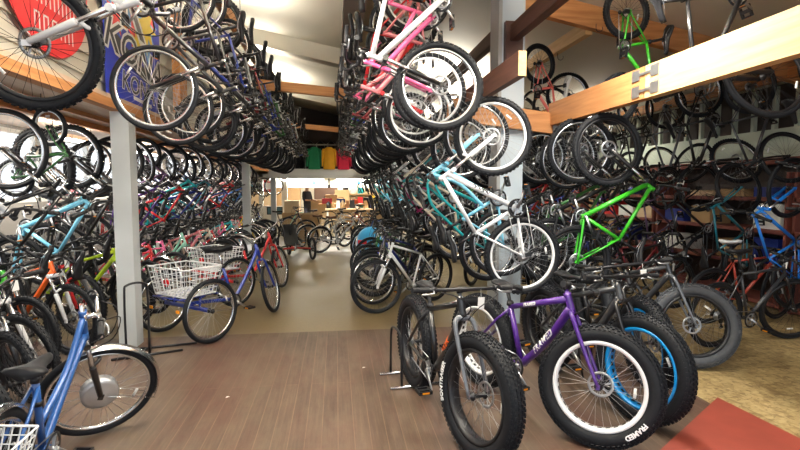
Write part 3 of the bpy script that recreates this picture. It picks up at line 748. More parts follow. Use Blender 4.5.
# nose-up row behind the white posts
ys=[4.02,4.70,5.25,5.80,6.35]+[6.85+.50*k for k in range(20)]
cols=['silver','black','sky blue','black','charcoal','black','purple','plum','red','teal','blue','dark teal','black','white','navy','red','black','rose','steel blue','black']
for i,y in enumerate(ys):
    if not want('L2',i): continue
    st=pick(['hardtail','hybrid','kids','hardtail','comfort'],i) if i>5 else ('hardtail','hybrid','hardtail','hardtail','hybrid','hybrid')[i]; c=pick(cols,i); e=extras(i)
    zz=(1.88 if i<6 else 1.99)+(.05 if i%2 else -.05)
    bike(st,pose_hung(st,(-2.78+rnd.uniform(-.05,.05),y,zz if STY[st]['R']>.3 else zz+.05),1,True,20+rnd.uniform(-4,6),rnd.uniform(-.25,.1)),frame=c,hi=i<6,steer=rnd.uniform(-.3,.3),tag=i%3==0,label=lab(c,st,'hung nose up behind the white posts',i+1),group='nose-up bikes behind the white posts',**e)
ys=[7.4+.9*k for k in range(8)]
cols=['rose','black','red','silver','navy','cream','black','pink','teal','yellow']
for i,y in enumerate(ys):
    if not want('L3',i): continue
    st=pick(['kids','hybrid','comfort','hardtail'],i); c=pick(cols,i)
    bike(st,pose_hung(st,(-3.78,y,1.92+(.06 if i%2 else -.06)),1,True,12,rnd.uniform(-.25,.25)),frame=c,steer=rnd.uniform(-.4,.4),label=lab(c,st,'hung nose up close to the window wall',i+1),group='nose-up bikes by the window wall',**extras(i))
# small singles hung apart
def scaled(M,s): return M@Matrix.Scale(s,4)
bike('kids',scaled(pose_hung('kids',(0,0,0),1,True,36,-.1),1.0) if False else Matrix.Translation((-2.30,4.75,2.22))@scaled(pose_hung('kids',(0,0,0),1,True,36,-.1),.66),frame='dark green',fork=None,rim='white',hi=True,steer=.2,label="small green kid's bike with white rims slung askew below plank ceiling")
S=STY['kids']
bike('kids',pose_hung('kids',(2.76,4.67,2.47),1,False,4,.1),frame='green',rim='black',hi=True,steer=.3,label="bright green kid's bike hung nose down above the pine joist")
bike('kids',pose_hung('kids',(2.50,6.2,2.35),1,False,6,.3),frame='coral',rim='black',tire=None,saddle=WHITEP,hi=True,steer=.3,label="coral kid's bike with white saddle hung behind the blue column")

# ------------------------------------------------------------------ floor rows
# window-side row, front wheels to the aisle
L_=[('hardtail','charcoal','black',2.92,-1.98,-26),('hardtail','black','black',3.42,-2.05,-26),('hardtail','silver','white',3.95,-2.25,-26),('hardtail','green','black',4.55,-2.62,-24),('hardtail','orange','white',5.05,-2.52,-26),('hardtail','black','red',5.65,-2.72,-22)]
for i,(st,c,f,y,x,h) in enumerate(L_):
    bike(st,floor_by_front(st,x,y,h,rnd.uniform(-3,6)),frame=c,fork=f,rim='black',hi=True,steer=rnd.uniform(-.25,.1),stand=True,tag=i%2==0,label=lab(c,st,'parked in window-side floor row',i+1),group='bikes parked in the window-side floor row')
cols=['lime','black','red','pink','mint','rose','cream','red','black','pink','teal','black','silver','rose','yellow','black','red','white','black','navy']
for k in range(20):
    i=k+6
    if not want('LF',k): continue
    st=pick(['hardtail','hardtail','cruiser','cruiser','comfort'],k); c=pick(cols,k); y=6.15+.5*k
    x=-2.35+(.25 if k>3 else 0)+rnd.uniform(-.06,.06)
    bike(st,floor_by_front(st,x,y,-14+rnd.uniform(-6,6),rnd.uniform(-3,5)),frame=c,rim=pick(['black','silver','silver'],k),fork=pick([None,'black',None,CHROME],k),saddle=pick([None,BROWN,None,WHITEP],k) if st=='cruiser' else None,hi=k<3,steer=rnd.uniform(-.35,.25),tag=k%2==0,fenders=st=='cruiser' and k%2==0,label=lab(c,st,'parked in window-side floor row',i+1),group='bikes parked in the window-side floor row')
# row beside the aisle, column side
cols=['white','black','navy','black','dark green','black','silver','black','charcoal','steel blue','black','dark green','black','grey','black']
for i in range(11):
    st=pick(['hybrid','hybrid','hardtail','comfort','cruiser'],i); c=pick(cols,i); y=6.30+.50*i+(1.0 if i>6 else 0)
    x=.50+(.06 if i else .0)+rnd.uniform(-.05,.06)+(.10 if i>4 else 0)
    bike(st,floor_by_front(st,x,y,214+rnd.uniform(-5,6),rnd.uniform(-4,4)),frame=c,fork='white' if i==0 else pick([None,'black'],i),rim=pick(['black','silver','black'],i),hi=i<5,steer=-.42 if i==0 else rnd.uniform(-.5,-.1),stand=i<5,tag=i%2==0,label=lab(c if i else 'white and blue',st,'parked along the aisle, column side',i+1),group='bikes parked along the aisle on the column side')
# two pale cruisers at the end of the aisle
for i,(x,y,h) in enumerate(((.02,12.6,24),(-.35,13.3,30))):
    bike('cruiser',pose_floor(x,y,h,3),frame=('silver','cream')[i],rim='silver',fork=CHROME,fenders=True,steer=.3,saddle=BROWN,label=('silver cruiser with fenders standing across the end of the aisle','cream cruiser behind the silver one at the end of the aisle')[i])
for i,(st,c,x,y,h) in enumerate((('hybrid','silver',.55,14.3,190),('hardtail','black',-1.5,14.6,20),('cruiser','mint',-.9,16.3,160),('hybrid','cream',.35,16.2,15),('comfort','dark red',1.0,15.4,170))):
    bike(st,pose_floor(x,y,h,3),frame=c,rim='silver',label='%s %s waiting before the workshop, %s'%(c,PHRASE[st],('by the aisle end','beside the tan display board','under the green shirt','under the red shirt','close to the mezzanine edge')[i]))
# middle and shelf-side floor
M_=[('hardtail','black','black',2.15,5.0,250),('hardtail','charcoal','black',3.05,5.95,245),('hybrid','navy','black',3.2,6.7,240),
    ('hybrid','black','black',2.3,6.6,240),('hardtail','black','black',3.0,7.3,235),('cruiser','black',None,2.2,7.9,230),('comfort','dark red',None,3.0,8.6,230)]
MIDW=['behind the purple fat bike','behind the dusty grey tire','under the orange-framed wheels of the joist row','behind the blue column','in the middle bay beyond the joist','deeper in the middle bay, second','deepest in the middle bay']
for i,(st,c,f,x,y,h) in enumerate(M_):
    bike(st,floor_by_front(st,x,y,h,rnd.uniform(-3,3)),frame=c,fork=f,rim='black',hi=i<3,steer=rnd.uniform(-.2,.2),tag=i%2==0,label='%s %s parked %s'%(c,PHRASE[st],MIDW[i].replace('under the orange-framed wheels of','under the wheels of')))
# shelf-side row
F_=[('single','charcoal','black',4.15,4.55,8,BLK),('single','brick red','silver',4.76,5.35,6,WHITEP)]
for i,(st,c,f,x,y,h,sa) in enumerate(F_):
    bike(st,pose_floor(x,y,h,4),frame=c,fork=f,rim='black',saddle=sa,hi=True,steer=(-.35,.2)[i],stand=True,tag=i==0,label=('charcoal single-speed bike on the strand-board floor before the red one','brick red single-speed bike with white saddle on strand-board floor')[i])
cols=['black','dark red','black','navy','charcoal','black','silver','black','purple','black','teal','black']
for i in range(12):
    if not want('SF',i): continue
    st=pick(['hybrid','single','comfort','hardtail'],i); c=pick(cols,i)
    bike(st,pose_floor(3.95+(.25 if i%2 else -.1),6.15+.52*i,rnd.uniform(-10,24),rnd.uniform(-3,4)),frame=c,rim=pick(['black','silver'],i),saddle=BROWN if i in(1,4) else None,hi=i<2,steer=rnd.uniform(-.4,.4),tag=i%2==0,label=lab(c,st,'parked in shelf-side floor row',i+1),group='bikes parked in the shelf-side floor row')

# ------------------------------------------------------------------ fat bikes in front
def steer_to(h_front,h_bike): return radians(h_front-h_bike)
ORG=mat('orange_lettering',(.95,.16,.03),.4,0,.03); WHL=mat('white_lettering',(.85,.85,.85),.4,0,.02)
def fat(px,front,heading,wheel_heading,frame,fork,rim,label,lean=0,tire=None,tag=False):
    return bike('fat',floor_by_front('fat',front[0],front[1],heading,lean),frame=frame,fork=fork,rim=rim,hi=True,steer=steer_to(wheel_heading,heading),stand=True,tag=tag,label=label,group=None,tire=tire)
f1=fat(0,(.82,2.80),280,291,'black','grey','black','black fat-tire bike with orange lettering facing the entrance',tag=True)
f2=fat(0,(1.60,2.84),293,325,'purple',None,'white','purple fat-tire bike with a white front rim')
f3=fat(0,(2.06,3.10),280,290,'charcoal','black','blue','black fat-tire bike with blue rims beside the purple bike')
setmat(f3['rw'],0,BLKM)
f4=fat(0,(2.46,3.62),283,266,'black','black','blue','black fat-tire bike seen nose on between blue rims and dusty tire',tag=True)
setmat(f4['rw'],0,BLKM)
f5=fat(0,(3.16,4.02),302,340,'charcoal','grey','black','charcoal fat-tire bike with dusty grey front tire on strand-board floor',tire=RUBG,tag=True)
def tube_text(body,root,a,b,side,size,rad,mats,name='frame_lettering',shear=.15):
    """lettering along the tube a->b on its side face (side=+1 left of bike, -1 right)"""
    me=text_mesh(body,size,mats,name,.001,.002,shear)
    a=Vector(a); b=Vector(b); ex=(b-a).normalized()
    if (side>0 and ex.x>0) : ex=-ex
    if (side<0 and ex.x<0) : ex=-ex
    en=Vector((0,side,0)); ey=en.cross(ex); c=(a+b)/2
    for v in me.vertices:
        x,yy,zz=v.co; t=yy/rad
        v.co=c+ex*x+ey*(rad*sin(t))+en*(rad*cos(t)+.001+zz)
    return link(name,me,root)
for c_ in WB['root'].children:
    if c_.name.startswith('crankset'): setmat(c_,2,BLK); setmat(c_,0,BLK)
Gh=kit('hardtail',True)['G']
for s_ in(1,-1): tube_text('NISHIKI',WB['root'],Gh['C']*.8+Gh['B']*.2+Vector((0,0,.02)),Gh['C']*.25+Gh['B']*.75,s_,.05,.0245,[BLK])
Gf=kit('fat',True)['G']
sp=spline([Gf['C']+Gf['d']*.025,Gf['C']*.5+Gf['B']*.5+Vector((0,0,-.025)),Gf['B']],6)
for b_,txt,m_ in((f1,'TREK',ORG),(f2,'FRAMED',WHL)):
    for s in(1,-1): tube_text(txt,b_['root'],sp[3],sp[9],s,.066,.0305,[m_])
for s in(1,-1): tube_text('FRAMED',f2['root'],Gf['ST']*.75+Gf['T']*.25-Vector((0,0,.024)),Gf['ST']*.45+Gf['T']*.55-Vector((0,0,.03)),s,.032,.0215,[WHL])
def wheel_text(b_,body,size,world_ang,side,R=.318):
    """bend lettering round the tire side, letter tops outward; angle in the wheel plane from its forward direction"""
    w=b_['fw']; G=b_['K']['G']; w.matrix_basis=b_['RS']@Matrix.Translation(G['hub']-G['C'])
    me=text_mesh(body,size,[WHL],'tire_lettering',.0012,.0015)
    for v in me.vertices:
        x,yy,zz=v.co; r=R+yy; a=world_ang+side*x/R
        yb=.056*sqrt(max(.02,1-((r-.318)/.054)**2))
        v.co=(r*cos(a),side*(yb+.006+zz),r*sin(a))
    return link('tire_lettering',me,w)
wheel_text(f1,'BONTRAGER',.044,radians(182),-1)
wheel_text(f2,'FRAMED',.040,radians(-42),-1)

# ------------------------------------------------------------------ tricycles, e-bike
WIREW=mat('white_coated_wire',(.82,.83,.84),.4,0,.03)
def basket_mesh(key,lx,ly,lz,fl=.82,nx=9,ny=11,nz=6,r=.0035):
    b=MB()
    def P(u,v,t):
        k=fl+(1-fl)*t; return Vector(((u-.5)*lx*k,(v-.5)*ly*k,t*lz))
    for t in [i/nz for i in range(nz+1)]:
        rr=r*1.6 if t in(0,1) else r*.8
        c=[P(0,0,t),P(1,0,t),P(1,1,t),P(0,1,t)]
        for i in range(4): b.tube([c[i],c[(i+1)%4]],rr,4,0,False)
    for i in range(nx+1):
        u=i/nx
        for v in(0,1): b.tube([P(u,v,0),P(u,v,1)],r,4,0,False)
        b.tube([P(u,0,0),P(u,1,0)],r,4,0,False)
    for i in range(ny+1):
        v=i/ny
        for u in(0,1): b.tube([P(u,v,0),P(u,v,1)],r,4,0,False)
        b.tube([P(0,v,0),P(1,v,0)],r,4,0,False)
    return b.mesh(key,[WIREW])
TBASK=basket_mesh('trike_basket',.46,.60,.29,.82,7,9,5,.0045)
def trike(M,color,label,steer):
    K=kit('comfort',True); S,G=K['S'],K['G']; sc=1.0
    root=empty('tricycle',M@Matrix.Scale(sc,4)); tagit(root,label,'tricycle')
    fm=paint(color); C,T,B,d=G['C'],G['T'],G['B'],G['d']; R=S['R']; ax=Vector((-.62,0,R)); hw=.40
    b=MB()
    b.tube([C,T],.022,12)
    b.tube(spline([T-d*.06,C*.55+B*.45+Vector((-.03,0,.02)),B+Vector((.03,0,.03)),B+Vector((-.12,0,.03)),ax+Vector((.05,0,.02)),ax],6),.021,12)
    b.tube([B,G['ST']],.018,12); b.tube([B+Vector((0,-.035,0)),B+Vector((0,.035,0))],.024,12)
    b.tube([ax+Vector((0,-hw+.05,0)),ax+Vector((0,hw-.05,0))],.022,10)
    for s in(-1,1):
        b.tube([G['ST']*.7+B*.3,ax+Vector((.02,s*.20,.10)),ax+Vector((0,s*.22,0))],.010,8)
        b.tube([ax+Vector((.22,s*.2,.13)),ax+Vector((-.22,s*.2,.13))],.009,8); b.tube([ax+Vector((-.2,s*.2,.13)),ax+Vector((-.02,s*.24,.01))],.007,8)
    for xx in(.22,-.22): b.tube([ax+Vector((xx,-.24,.13)),ax+Vector((xx,.24,.13))],.009,8)
    link('frame',b.mesh('trike_frame',[fm]),root)
    RS=Matrix.Translation(C)@Matrix.Rotation(steer,4,d)
    fk=MB()
    for s in(-1,1): fk.tube(spline([d*.0,Vector((0,s*.045,0))-d*.03,(G['hub']-C)*.5+Vector((-.01,s*.055,0)),G['hub']-C+Vector((0,s*.055,0))],5),.014,10)
    fk.tube([d*-.01,d*(S['ht']+.05)],.0125,10); fk.tube([Vector((0,-.04,0))-d*.015,Vector((0,.04,0))-d*.015],.015,8)
    link('fork',fk.mesh('trike_fork',[fm]),root,RS)
    def wheel(nm,MM):
        w=link(nm,K['w']['rim'],root,MM); setmat(w,0,CHROME)
        link('tire',K['w']['tire'],w); link('spokes',K['w']['spokes'],w); link('hub',K['w']['hub'],w); link('reflector',K['w']['reflector'],w)
    wheel('front_wheel',RS@Matrix.Translation(G['hub']-C))
    for s in(-1,1): wheel('rear_wheel',Matrix.Translation(ax+Vector((0,s*hw,0)))@Matrix.Rotation(.4*s,4,'Y'))
    link('front_fender',K['ffender'],root,RS)
    hb=link('handlebar',K['bar']['bar'],root,RS); setmat(hb,0,CHROME)
    for k in('grip','grip2'): link('grip',K['bar'][k],hb)
    for k in('lever','lever2'): link('brake_lever',K['bar'][k],hb)
    link('price_tag',K['bar']['tag'],hb)
    p=link('seatpost',K['post'],root); setmat(p,0,CHROME); link('saddle',K['saddle'],root,Matrix.Translation(G['SP'])@Matrix.Scale(1.3,4)@Matrix.Translation(-G['SP']))
    cr=link('crankset',K['crank']['crank'],root,Matrix.Translation(B)); link('pedal',K['crank']['pedal'],cr); link('pedal',K['crank']['pedal2'],cr)
    link('chain',K['crank']['chain'],root,Matrix.Translation(B))
    bk=link('basket',TBASK,root,Matrix.Translation(ax+Vector((0,0,.15)))); bk['label']='white wire cargo basket'
    q=MB(); q.lathe([(.045,-.004),(.045,.004),(.001,.006),(.001,-.006)],16,0,axis='x'); link('red_reflector',q.mesh('round_reflector',[REDP]),bk,Matrix.Translation((-.185,.06,.13)))
    q=MB()
    for s in(-1,1): q.box((-.26,s*.22,.02),(.01,.05,.03))
    link('amber_reflector',q.mesh('bar_reflector',[AMB]),root,Matrix.Translation(ax))
TS=.9
trike(Matrix.Translation((-1.22,6.02,0))@Matrix.Rotation(radians(52),4,'Z'),'navy' if False else 'blue','blue adult tricycle with a white wire basket, close to white post',.55)
trike(Matrix.Translation((-1.28,7.65,0))@Matrix.Rotation(radians(52),4,'Z'),'red','red adult tricycle with a white wire basket behind blue tricycle',.45)

# recumbent trike beyond the red tricycle
def recumbent(M):
    K=kit('kids',True); root=empty('recumbent_trike',M); tagit(root,'black recumbent trike with red frame and mesh seat beyond the red tricycle','tricycle')
    fm=paint('red'); b=MB(); b.tube(spline([(-.65,0,.34),(-.35,0,.36),(0,0,.24),(.45,0,.28),(.85,0,.38)],6),.024,10); b.tube([(.28,-.36,.25),(.28,0,.28),(.28,.36,.25)],.02,10)
    b.tube([(-.35,0,.36),(-.50,0,.56)],.014,8); link('frame',b.mesh('recumbent_frame',[fm]),root)
    b=MB(); n=7; pts=spline([(.12,0,.33),(-.05,0,.30),(-.2,0,.34),(-.46,0,.54),(-.62,0,.74)],5); vs=[]
    for p in pts:
        for s in(-1,1): vs.append((p.x,s*.15,p.z))
    m=len(pts); b.add(vs+[(x-.012,y,z-.012) for x,y,z in vs],[(2*i,2*i+1,2*i+3,2*i+2) for i in range(m-1)]+[(2*m+2*i,2*m+2*i+2,2*m+2*i+3,2*m+2*i+1) for i in range(m-1)])
    for s in(-1,1): b.tube([(p.x,s*.15,p.z) for p in pts],.012,8,1)
    link('seat',b.mesh('recumbent_seat',[SADM,BLKM]),root)
    def wheel(nm,p,yaw=0):
        w=link(nm,K['w']['rim'],root,Matrix.Translation(p)@Matrix.Rotation(yaw,4,'Z')); link('tire',K['w']['tire'],w); link('spokes',K['w']['spokes'],w); link('hub',K['w']['hub'],w)
    wheel('front_wheel',(.28,.40,.25),.1); wheel('front_wheel',(.28,-.40,.25),.1)
    K2=kit('hardtail',True); w=link('rear_wheel',K2['w']['rim'],root,Matrix.Translation((-.72,0,.345))); link('tire',K2['w']['tire'],w); link('spokes',K2['w']['spokes'],w)
    b=MB()
    for s in(-1,1): b.tube(spline([(-.15,s*.05,.28),(-.18,s*.28,.26),(-.10,s*.30,.42),(-.08,s*.30,.60)],4),.011,8); b.tube([(-.085,s*.30,.50),(-.08,s*.30,.62)],.017,8,1); b.tube([(-.35,s*.02,.36),(-.72,s*.05,.345)],.013,8)
    link('handlebar',b.mesh('recumbent_bars',[BLKM,GRIP]),root)
    cr=link('crankset',K['crank']['crank'],root,Matrix.Translation((.85,0,.38))); link('pedal',K['crank']['pedal'],cr); link('pedal',K['crank']['pedal2'],cr)
recumbent(Matrix.Translation((-.98,11.5,0))@Matrix.Rotation(radians(-78),4,'Z'))

# blue electric step-through in the corner by the entrance
eb=bike('comfort',pose_floor(-1.52,2.66,94,6),frame='steel blue',fork='black',rim='silver',hi=True,steer=radians(-62),fenders=True,bar=CHROME,label='blue electric step-through bike with front hub motor and rear basket')
b=MB(); b.lathe([(.012,-.055),(.06,-.045),(.085,-.035),(.105,-.032),(.105,.032),(.085,.035),(.06,.045),(.012,.055)],32,0,closed=False)
hm=link('hub_motor',b.mesh('hub_motor',[mat('cast_aluminium',(.55,.56,.58),.4,.7,.08)]),eb['fw']); hm['label']='round silver hub motor'
bk=link('basket',basket_mesh('rear_basket',.36,.34,.22),eb['root'],Matrix.Translation((-.64,0,.40))); bk['label']='white wire rear basket'
for o_ in list(eb['root'].children):
    if o_.name.split('.')[0] in('saddle','seatpost'): o_.matrix_basis=Matrix.Translation(eb['K']['G']['sd']*-.15)
eb['bar'].matrix_basis=eb['RS']@Matrix.Translation(eb['K']['G']['d']*-.05)
b=MB(); b.tube([(-.45,-.06,.345),(-.47,-.08,.39)],.007,6); b.tube([(-.45,.06,.345),(-.47,.08,.39)],.007,6); b.box((-.62,0,.39),(.34,.16,.015)); link('rack',b.mesh('rear_rack',[BLKM]),eb['root'])
hk=kit('hybrid',True)['bar']; eb['bar'].data=hk['bar']; setmat(eb['bar'],0,CHROME)
for o_,k_ in zip(sorted([c for c in eb['bar'].children],key=lambda c:c.name),('lever','lever2','grip','grip2')): o_.data=hk[k_]

# ------------------------------------------------------------------ floor stand, ramp, fixtures
b=MB(); x,y=-1.93,4.95
b.tube(spline([(x-.02,y-.10,.02),(x-.02,y-.10,.60),(x,y-.08,.70),(x+.10,y+.02,.70),(x+.13,y+.05,.60),(x+.13,y+.05,.02)],5),.011,8)
b.tube([(x-.15,y-.12,.012),(x+.42,y+.10,.012)],.012,8); b.tube([(x-.05,y+.18,.012),(x+.5,y+.32,.012)],.012,8); b.tube([(x+.13,y+.05,.012),(x+.05,y+.3,.012)],.012,8); b.tube([(x-.02,y-.10,.012),(x+.08,y+.25,.012)],.012,8)
tagit(link('bike_stand',b.mesh('bike_stand',[BLKM])),'empty black tube floor stand beside the white post','stand')
# second stand, its two hoops straddle the rear wheel of the lettered fat bike
b=MB(); hd=radians(280); R2=Matrix.Rotation(hd,3,'Z'); c0=Vector((.82,2.80,0))-R2@Vector((1.11,0,0))
for s_ in(-1,1):
    b.tube(spline([c0+R2@Vector((-.30,s_*.125,.02)),c0+R2@Vector((-.28,s_*.125,.36)),c0+R2@Vector((-.22,s_*.125,.44)),c0+R2@Vector((-.06,s_*.125,.44)),c0+R2@Vector((.0,s_*.125,.36)),c0+R2@Vector((.02,s_*.125,.02))],5),.010,8)
for xx in(-.30,.02): b.tube([c0+R2@Vector((xx,-.22,.013)),c0+R2@Vector((xx,.22,.013))],.012,8,1)
tagit(link('bike_stand',b.mesh('bike_stand_hoops',[BLKM,CHROME])),'black hooped floor stand with silver feet straddling a fat rear wheel','stand')
# scraps on the boards
for i,(x,y,l) in enumerate(((1.45,2.62,'small dry leaf on the boards before the purple fat bike'),(.22,4.35,'tiny white paper scrap in the middle of the board floor'),(-.85,3.85,'tiny white paper scrap on the boards near tricycle'))):
    b=MB(); b.add([(0,0,.003),(.05,.012,.012),(.035,.04,.004),(.008,.035,.010)],[(0,1,2,3)],0,False); b.add([(0,0,.002),(.05,.012,.011),(.035,.04,.003),(.008,.035,.009)],[(3,2,1,0)],0,False)
    tagit(link('leaf' if i==0 else 'paper_scrap',b.mesh('scrap',[CARD2 if i==0 else TAG]),None,Matrix.Translation((x,y,0))@Matrix.Scale(1.0 if i==0 else .6,4)),l,'litter')
# red plywood ramp
b=MB(); q=[(1.3,2.25),(2.1,2.81),(2.85,3.34),(3.0,1.3),(1.3,1.3)]
b.add([(x,y,.0) for x,y in q]+[(x,y,.022) for x,y in q],[(9,8,7,6,5),(0,1,2,3,4)]+[(i,i+5,(i+1)%5+5,(i+1)%5) for i in range(5)],0,False)
tagit(link('floor_panel',b.mesh('floor_panel',[REDRAMP])),'red painted plywood panel on the floor before the fat bikes','panel')
# fluorescent lamps, some of them added to brighten the ceiling
TUBE=mat('fluorescent_tube',(1,1,1),.5,0,0,emit=((1,.96,.86),14))
def lamp(x,y,z,along='y',L=1.2,power=60,label='',group='fluorescent lamps',up=None,col=(1,.95,.84)):
    b=MB(); b2=MB(); D=(.10,L,.05) if along=='y' else (L,.10,.05)
    b.box((0,0,.03),D)
    for s in(-1,1):
        if along=='y': b2.tube([(s*.03,-L/2+.04,-.012),(s*.03,L/2-.04,-.012)],.013,8)
        else: b2.tube([(-L/2+.04,s*.03,-.012),(L/2-.04,s*.03,-.012)],.013,8)
    r=link('fluorescent_lamp',b.mesh('lamp_housing',[WHITEP]),None,Matrix.Translation((x,y,z))); tagit(r,label,'lamp',group)
    link('tube',b2.mesh('lamp_tubes',[TUBE]),r)
    ld=bpy.data.lights.new('lamp_light','AREA'); ld.shape='RECTANGLE'; ld.size=.12 if along=='y' else L; ld.size_y=L if along=='y' else .12; ld.energy=max(power,.01); ld.color=col; ld.spread=pi
    lo=bpy.data.objects.new('lamp_light',ld); COL.objects.link(lo); lo.location=(x,y,z-.035)
    top=2.44 if x<-2.2 else zroof(x)
    if y>19 and x>=-2.2: top=zroof(x)
    if top-z>.12 and (z>2.5 or x<-2.2) and abs(x-.8)>.01 and y<18:
        lu=bpy.data.objects.new('lamp_light',ld.copy()); lu.data.energy=power if up is None else up; COL.objects.link(lu); lu.location=(x,y,z+.065); lu.rotation_euler=(pi,0,0)  # upward light added above the housing to brighten the ceiling
        q=MB()
        for s in(-1,1): q.tube([(0,s*L*.4,.05),(0,s*L*.4,top-z)] if along=='y' else [(s*L*.4,0,.05),(s*L*.4,0,top-z)],.006,5)
        link('hanging_rod',q.mesh('lamp_rods',[BLK]),r)
LG='fluorescent lamps'
for (x,y,z,al,p,u,l) in [(2.05,3.4,3.25,'y',55,60,'bare fluorescent lamp above the pine joist'),(2.15,9.6,3.25,'y',70,60,'fluorescent lamp beyond the column-side ceiling row'),(2.15,14.2,3.25,'y',50,80,'added fill lamp far beyond the column-side ceiling row'),  # the farthest of these is added as ceiling fill
    (-3.45,4.6,2.24,'y',26,12,'fluorescent lamp under the plank ceiling near the entrance'),(-3.45,7.2,2.24,'y',26,12,'fluorescent lamp under the plank ceiling just past first post'),(-3.45,9.8,2.24,'y',26,12,'fluorescent lamp under the plank ceiling between the posts'),(-3.45,12.6,2.24,'y',26,12,'fluorescent lamp under the plank ceiling past second post'),
    (-.3,3.3,3.30,'y',45,190,'added fill lamp hung over the board floor of the aisle'),(.6,1.0,3.30,'y',25,120,'added fill lamp hung just inside the entrance'),(-1.42,4.6,4.03,'y',0,42,'added ceiling uplight on top of the tan hanger rail, first from entrance'),(-1.42,7.6,4.03,'y',0,42,'added ceiling uplight on top of the tan hanger rail, second from entrance'),(-1.42,10.6,4.03,'y',0,42,'added ceiling uplight on top of the tan hanger rail, third from entrance'),(-1.42,13.6,4.03,'y',0,42,'added ceiling uplight on top of the tan hanger rail, fourth from entrance'),(5.0,9.5,3.0,'y',16,10,'fluorescent lamp by the shelf wall joist')]:  # aisle, entrance and hanger-rail lamps are added to brighten the ceiling
    lamp(x,y,z,al,1.2,p,l,'fluorescent lamps',u)
for i,(x,y,z) in enumerate(((-1.4,18.6,1.93),(1.0,18.8,1.93),(-2.2,22.5,2.55),(.0,22.5,2.55),(2.2,22.5,2.55),(.8,25.6,2.45))):
    lamp(x,y,z,'x',2.0,(70,70,90,110,90,60)[i],('workshop lamp under the mezzanine edge, banner side','workshop lamp under the mezzanine edge, column side','hanging workshop lamp over the partition','hanging workshop lamp in mid workshop','hanging workshop lamp over the counter','long lamp on the workshop back wall')[i],'workshop lamps')

# ------------------------------------------------------------------ banners
BLUEB=mat('banner_blue_vinyl',(.015,.035,.42),.4,0,.06,4); BLKI=mat('banner_black_ink',(.01,.01,.012),.4,0,.05); WHI=mat('banner_white_ink',(.80,.80,.78),.45,0,.02); REDI=mat('banner_red_ink',(.75,.03,.03),.4,0,.05); YELI=mat('banner_yellow_ink',(.88,.68,.05),.45,0,.05); SKYI=mat('banner_sky_ink',(.18,.42,.72),.45,0,.05)
REDB=mat('banner_red_vinyl',(.62,.03,.035),.4,0,.06,4)
xb=-2.215
def banner(name,label,y0,y1,z0,z1,m,outline=None):
    b=MB(); w=y1-y0
    pol=outline or [(0,0),(w,0),(w,z1-z0),(0,z1-z0)]
    b.prism(pol,(xb,y0,z0),(0,1,0),(0,0,1),(1,0,0),.004)
    o=link(name,b.mesh(name,[m])); tagit(o,label,'banner'); return o
def on_banner(o,polys,m,lift,name='print'):
    b=MB()
    for pl in polys: b.prism(pl,(xb+.004+lift,0,0),(0,1,0),(0,0,1),(1,0,0),.0012)
    return link(name,b.mesh('banner_'+name,[m]),o)
def word(o,t,y,z,size,rot,layers,shear=0,sx=1):
    for off,m,lift in layers:
        me=text_mesh(t,size,[m],'lettering',.0006,off,shear)
        me.transform(Matrix.Translation((xb+.005+lift,y,z))@Matrix(((0,0,1,0),(1,0,0,0),(0,1,0,0),(0,0,0,1)))@Matrix.Rotation(rot,4,'Z')@Matrix.Diagonal((sx,1,1,1)))
        link('lettering',me,o)
def star(cy,cz,r,n=9,k=.45,ph=0): return [(cy+(r if i%2==0 else r*k)*cos(ph+pi*i/n),cz+(r if i%2==0 else r*k)*sin(ph+pi*i/n)) for i in range(2*n)]
kb=banner('shop_banner','blue vinyl banner with white and black KONA lettering on the siding',5.28,6.85,2.50,4.55,BLUEB)
on_banner(kb,[star(5.75,3.62,.46,7,.55),star(6.35,3.45,.46,8,.5,.3)],SKYI,.0005); on_banner(kb,[star(5.55,3.35,.22,7,.5),star(6.45,3.72,.34,8,.5,.2),star(6.05,3.32,.2,6,.5)],REDI,.002); on_banner(kb,[star(6.4,3.5,.34,8,.4),star(6.1,3.22,.16,7,.4)],YELI,.0035)
word(kb,'K',6.0,3.62,1.05,radians(-4),[(.045,WHI,.005),(.0,BLKI,.0065)],0,1.05)
on_banner(kb,[[(5.29,3.10),(5.8,2.94),(6.3,2.84),(6.84,2.80),(6.84,2.93),(6.3,2.99),(5.8,3.10),(5.29,3.26)]],BLKI,.005)
word(kb,'KONA',6.05,3.06,.46,radians(-6),[(.026,WHI,.007),(.0,BLKI,.0085)],.25,1.2)
word(kb,'KONA',6.12,2.72,.28,radians(-2),[(.012,WHI,.002),(0,BLKI,.0035)],.1,1.15)
on_banner(kb,[[(5.95,2.58),(6.5,2.56),(6.5,2.60),(5.95,2.62)]],WHI,.002)
rb=banner('shop_banner','red rounded banner with outlined white lettering on the siding',3.55,5.0,2.92,4.2,REDB,[(.12,.25)]+[(.72+.62*cos(a),.62+.6*sin(a)) for a in [pi+pi*k/14 for k in range(15)]]+[(1.40,1.28),(.05,1.28)])
for cz,w0,w1 in((3.78,3.75,4.7),(3.30,3.85,4.85),(3.10,4.05,4.65)):   # worn, outlined letter shapes too faint to read
    pol=[]; y=w0
    while y<w1:
        for q in([(y,cz),(y+.016,cz),(y+.016,cz+.13),(y,cz+.13)],[(y,cz+.115),(y+.075,cz+.115),(y+.075,cz+.13),(y,cz+.13)],[(y+.06,cz+.0),(y+.076,cz+.0),(y+.076,cz+.13),(y+.06,cz+.13)]): pol.append(q)
        y+=.12
    on_banner(rb,pol,WHI,.001)
on_banner(rb,[[(4.05,3.50),(4.85,3.44),(4.87,3.62),(4.05,3.68)]],BLKI,.001); on_banner(rb,[[(4.1+.19*k,3.52-.01*k),(4.2+.19*k,3.51-.01*k),(4.24+.19*k,3.64-.01*k),(4.14+.19*k,3.65-.01*k)] for k in range(4)],WHI,.0025)

rb.location.z-=.30; rb.location.y+=.08
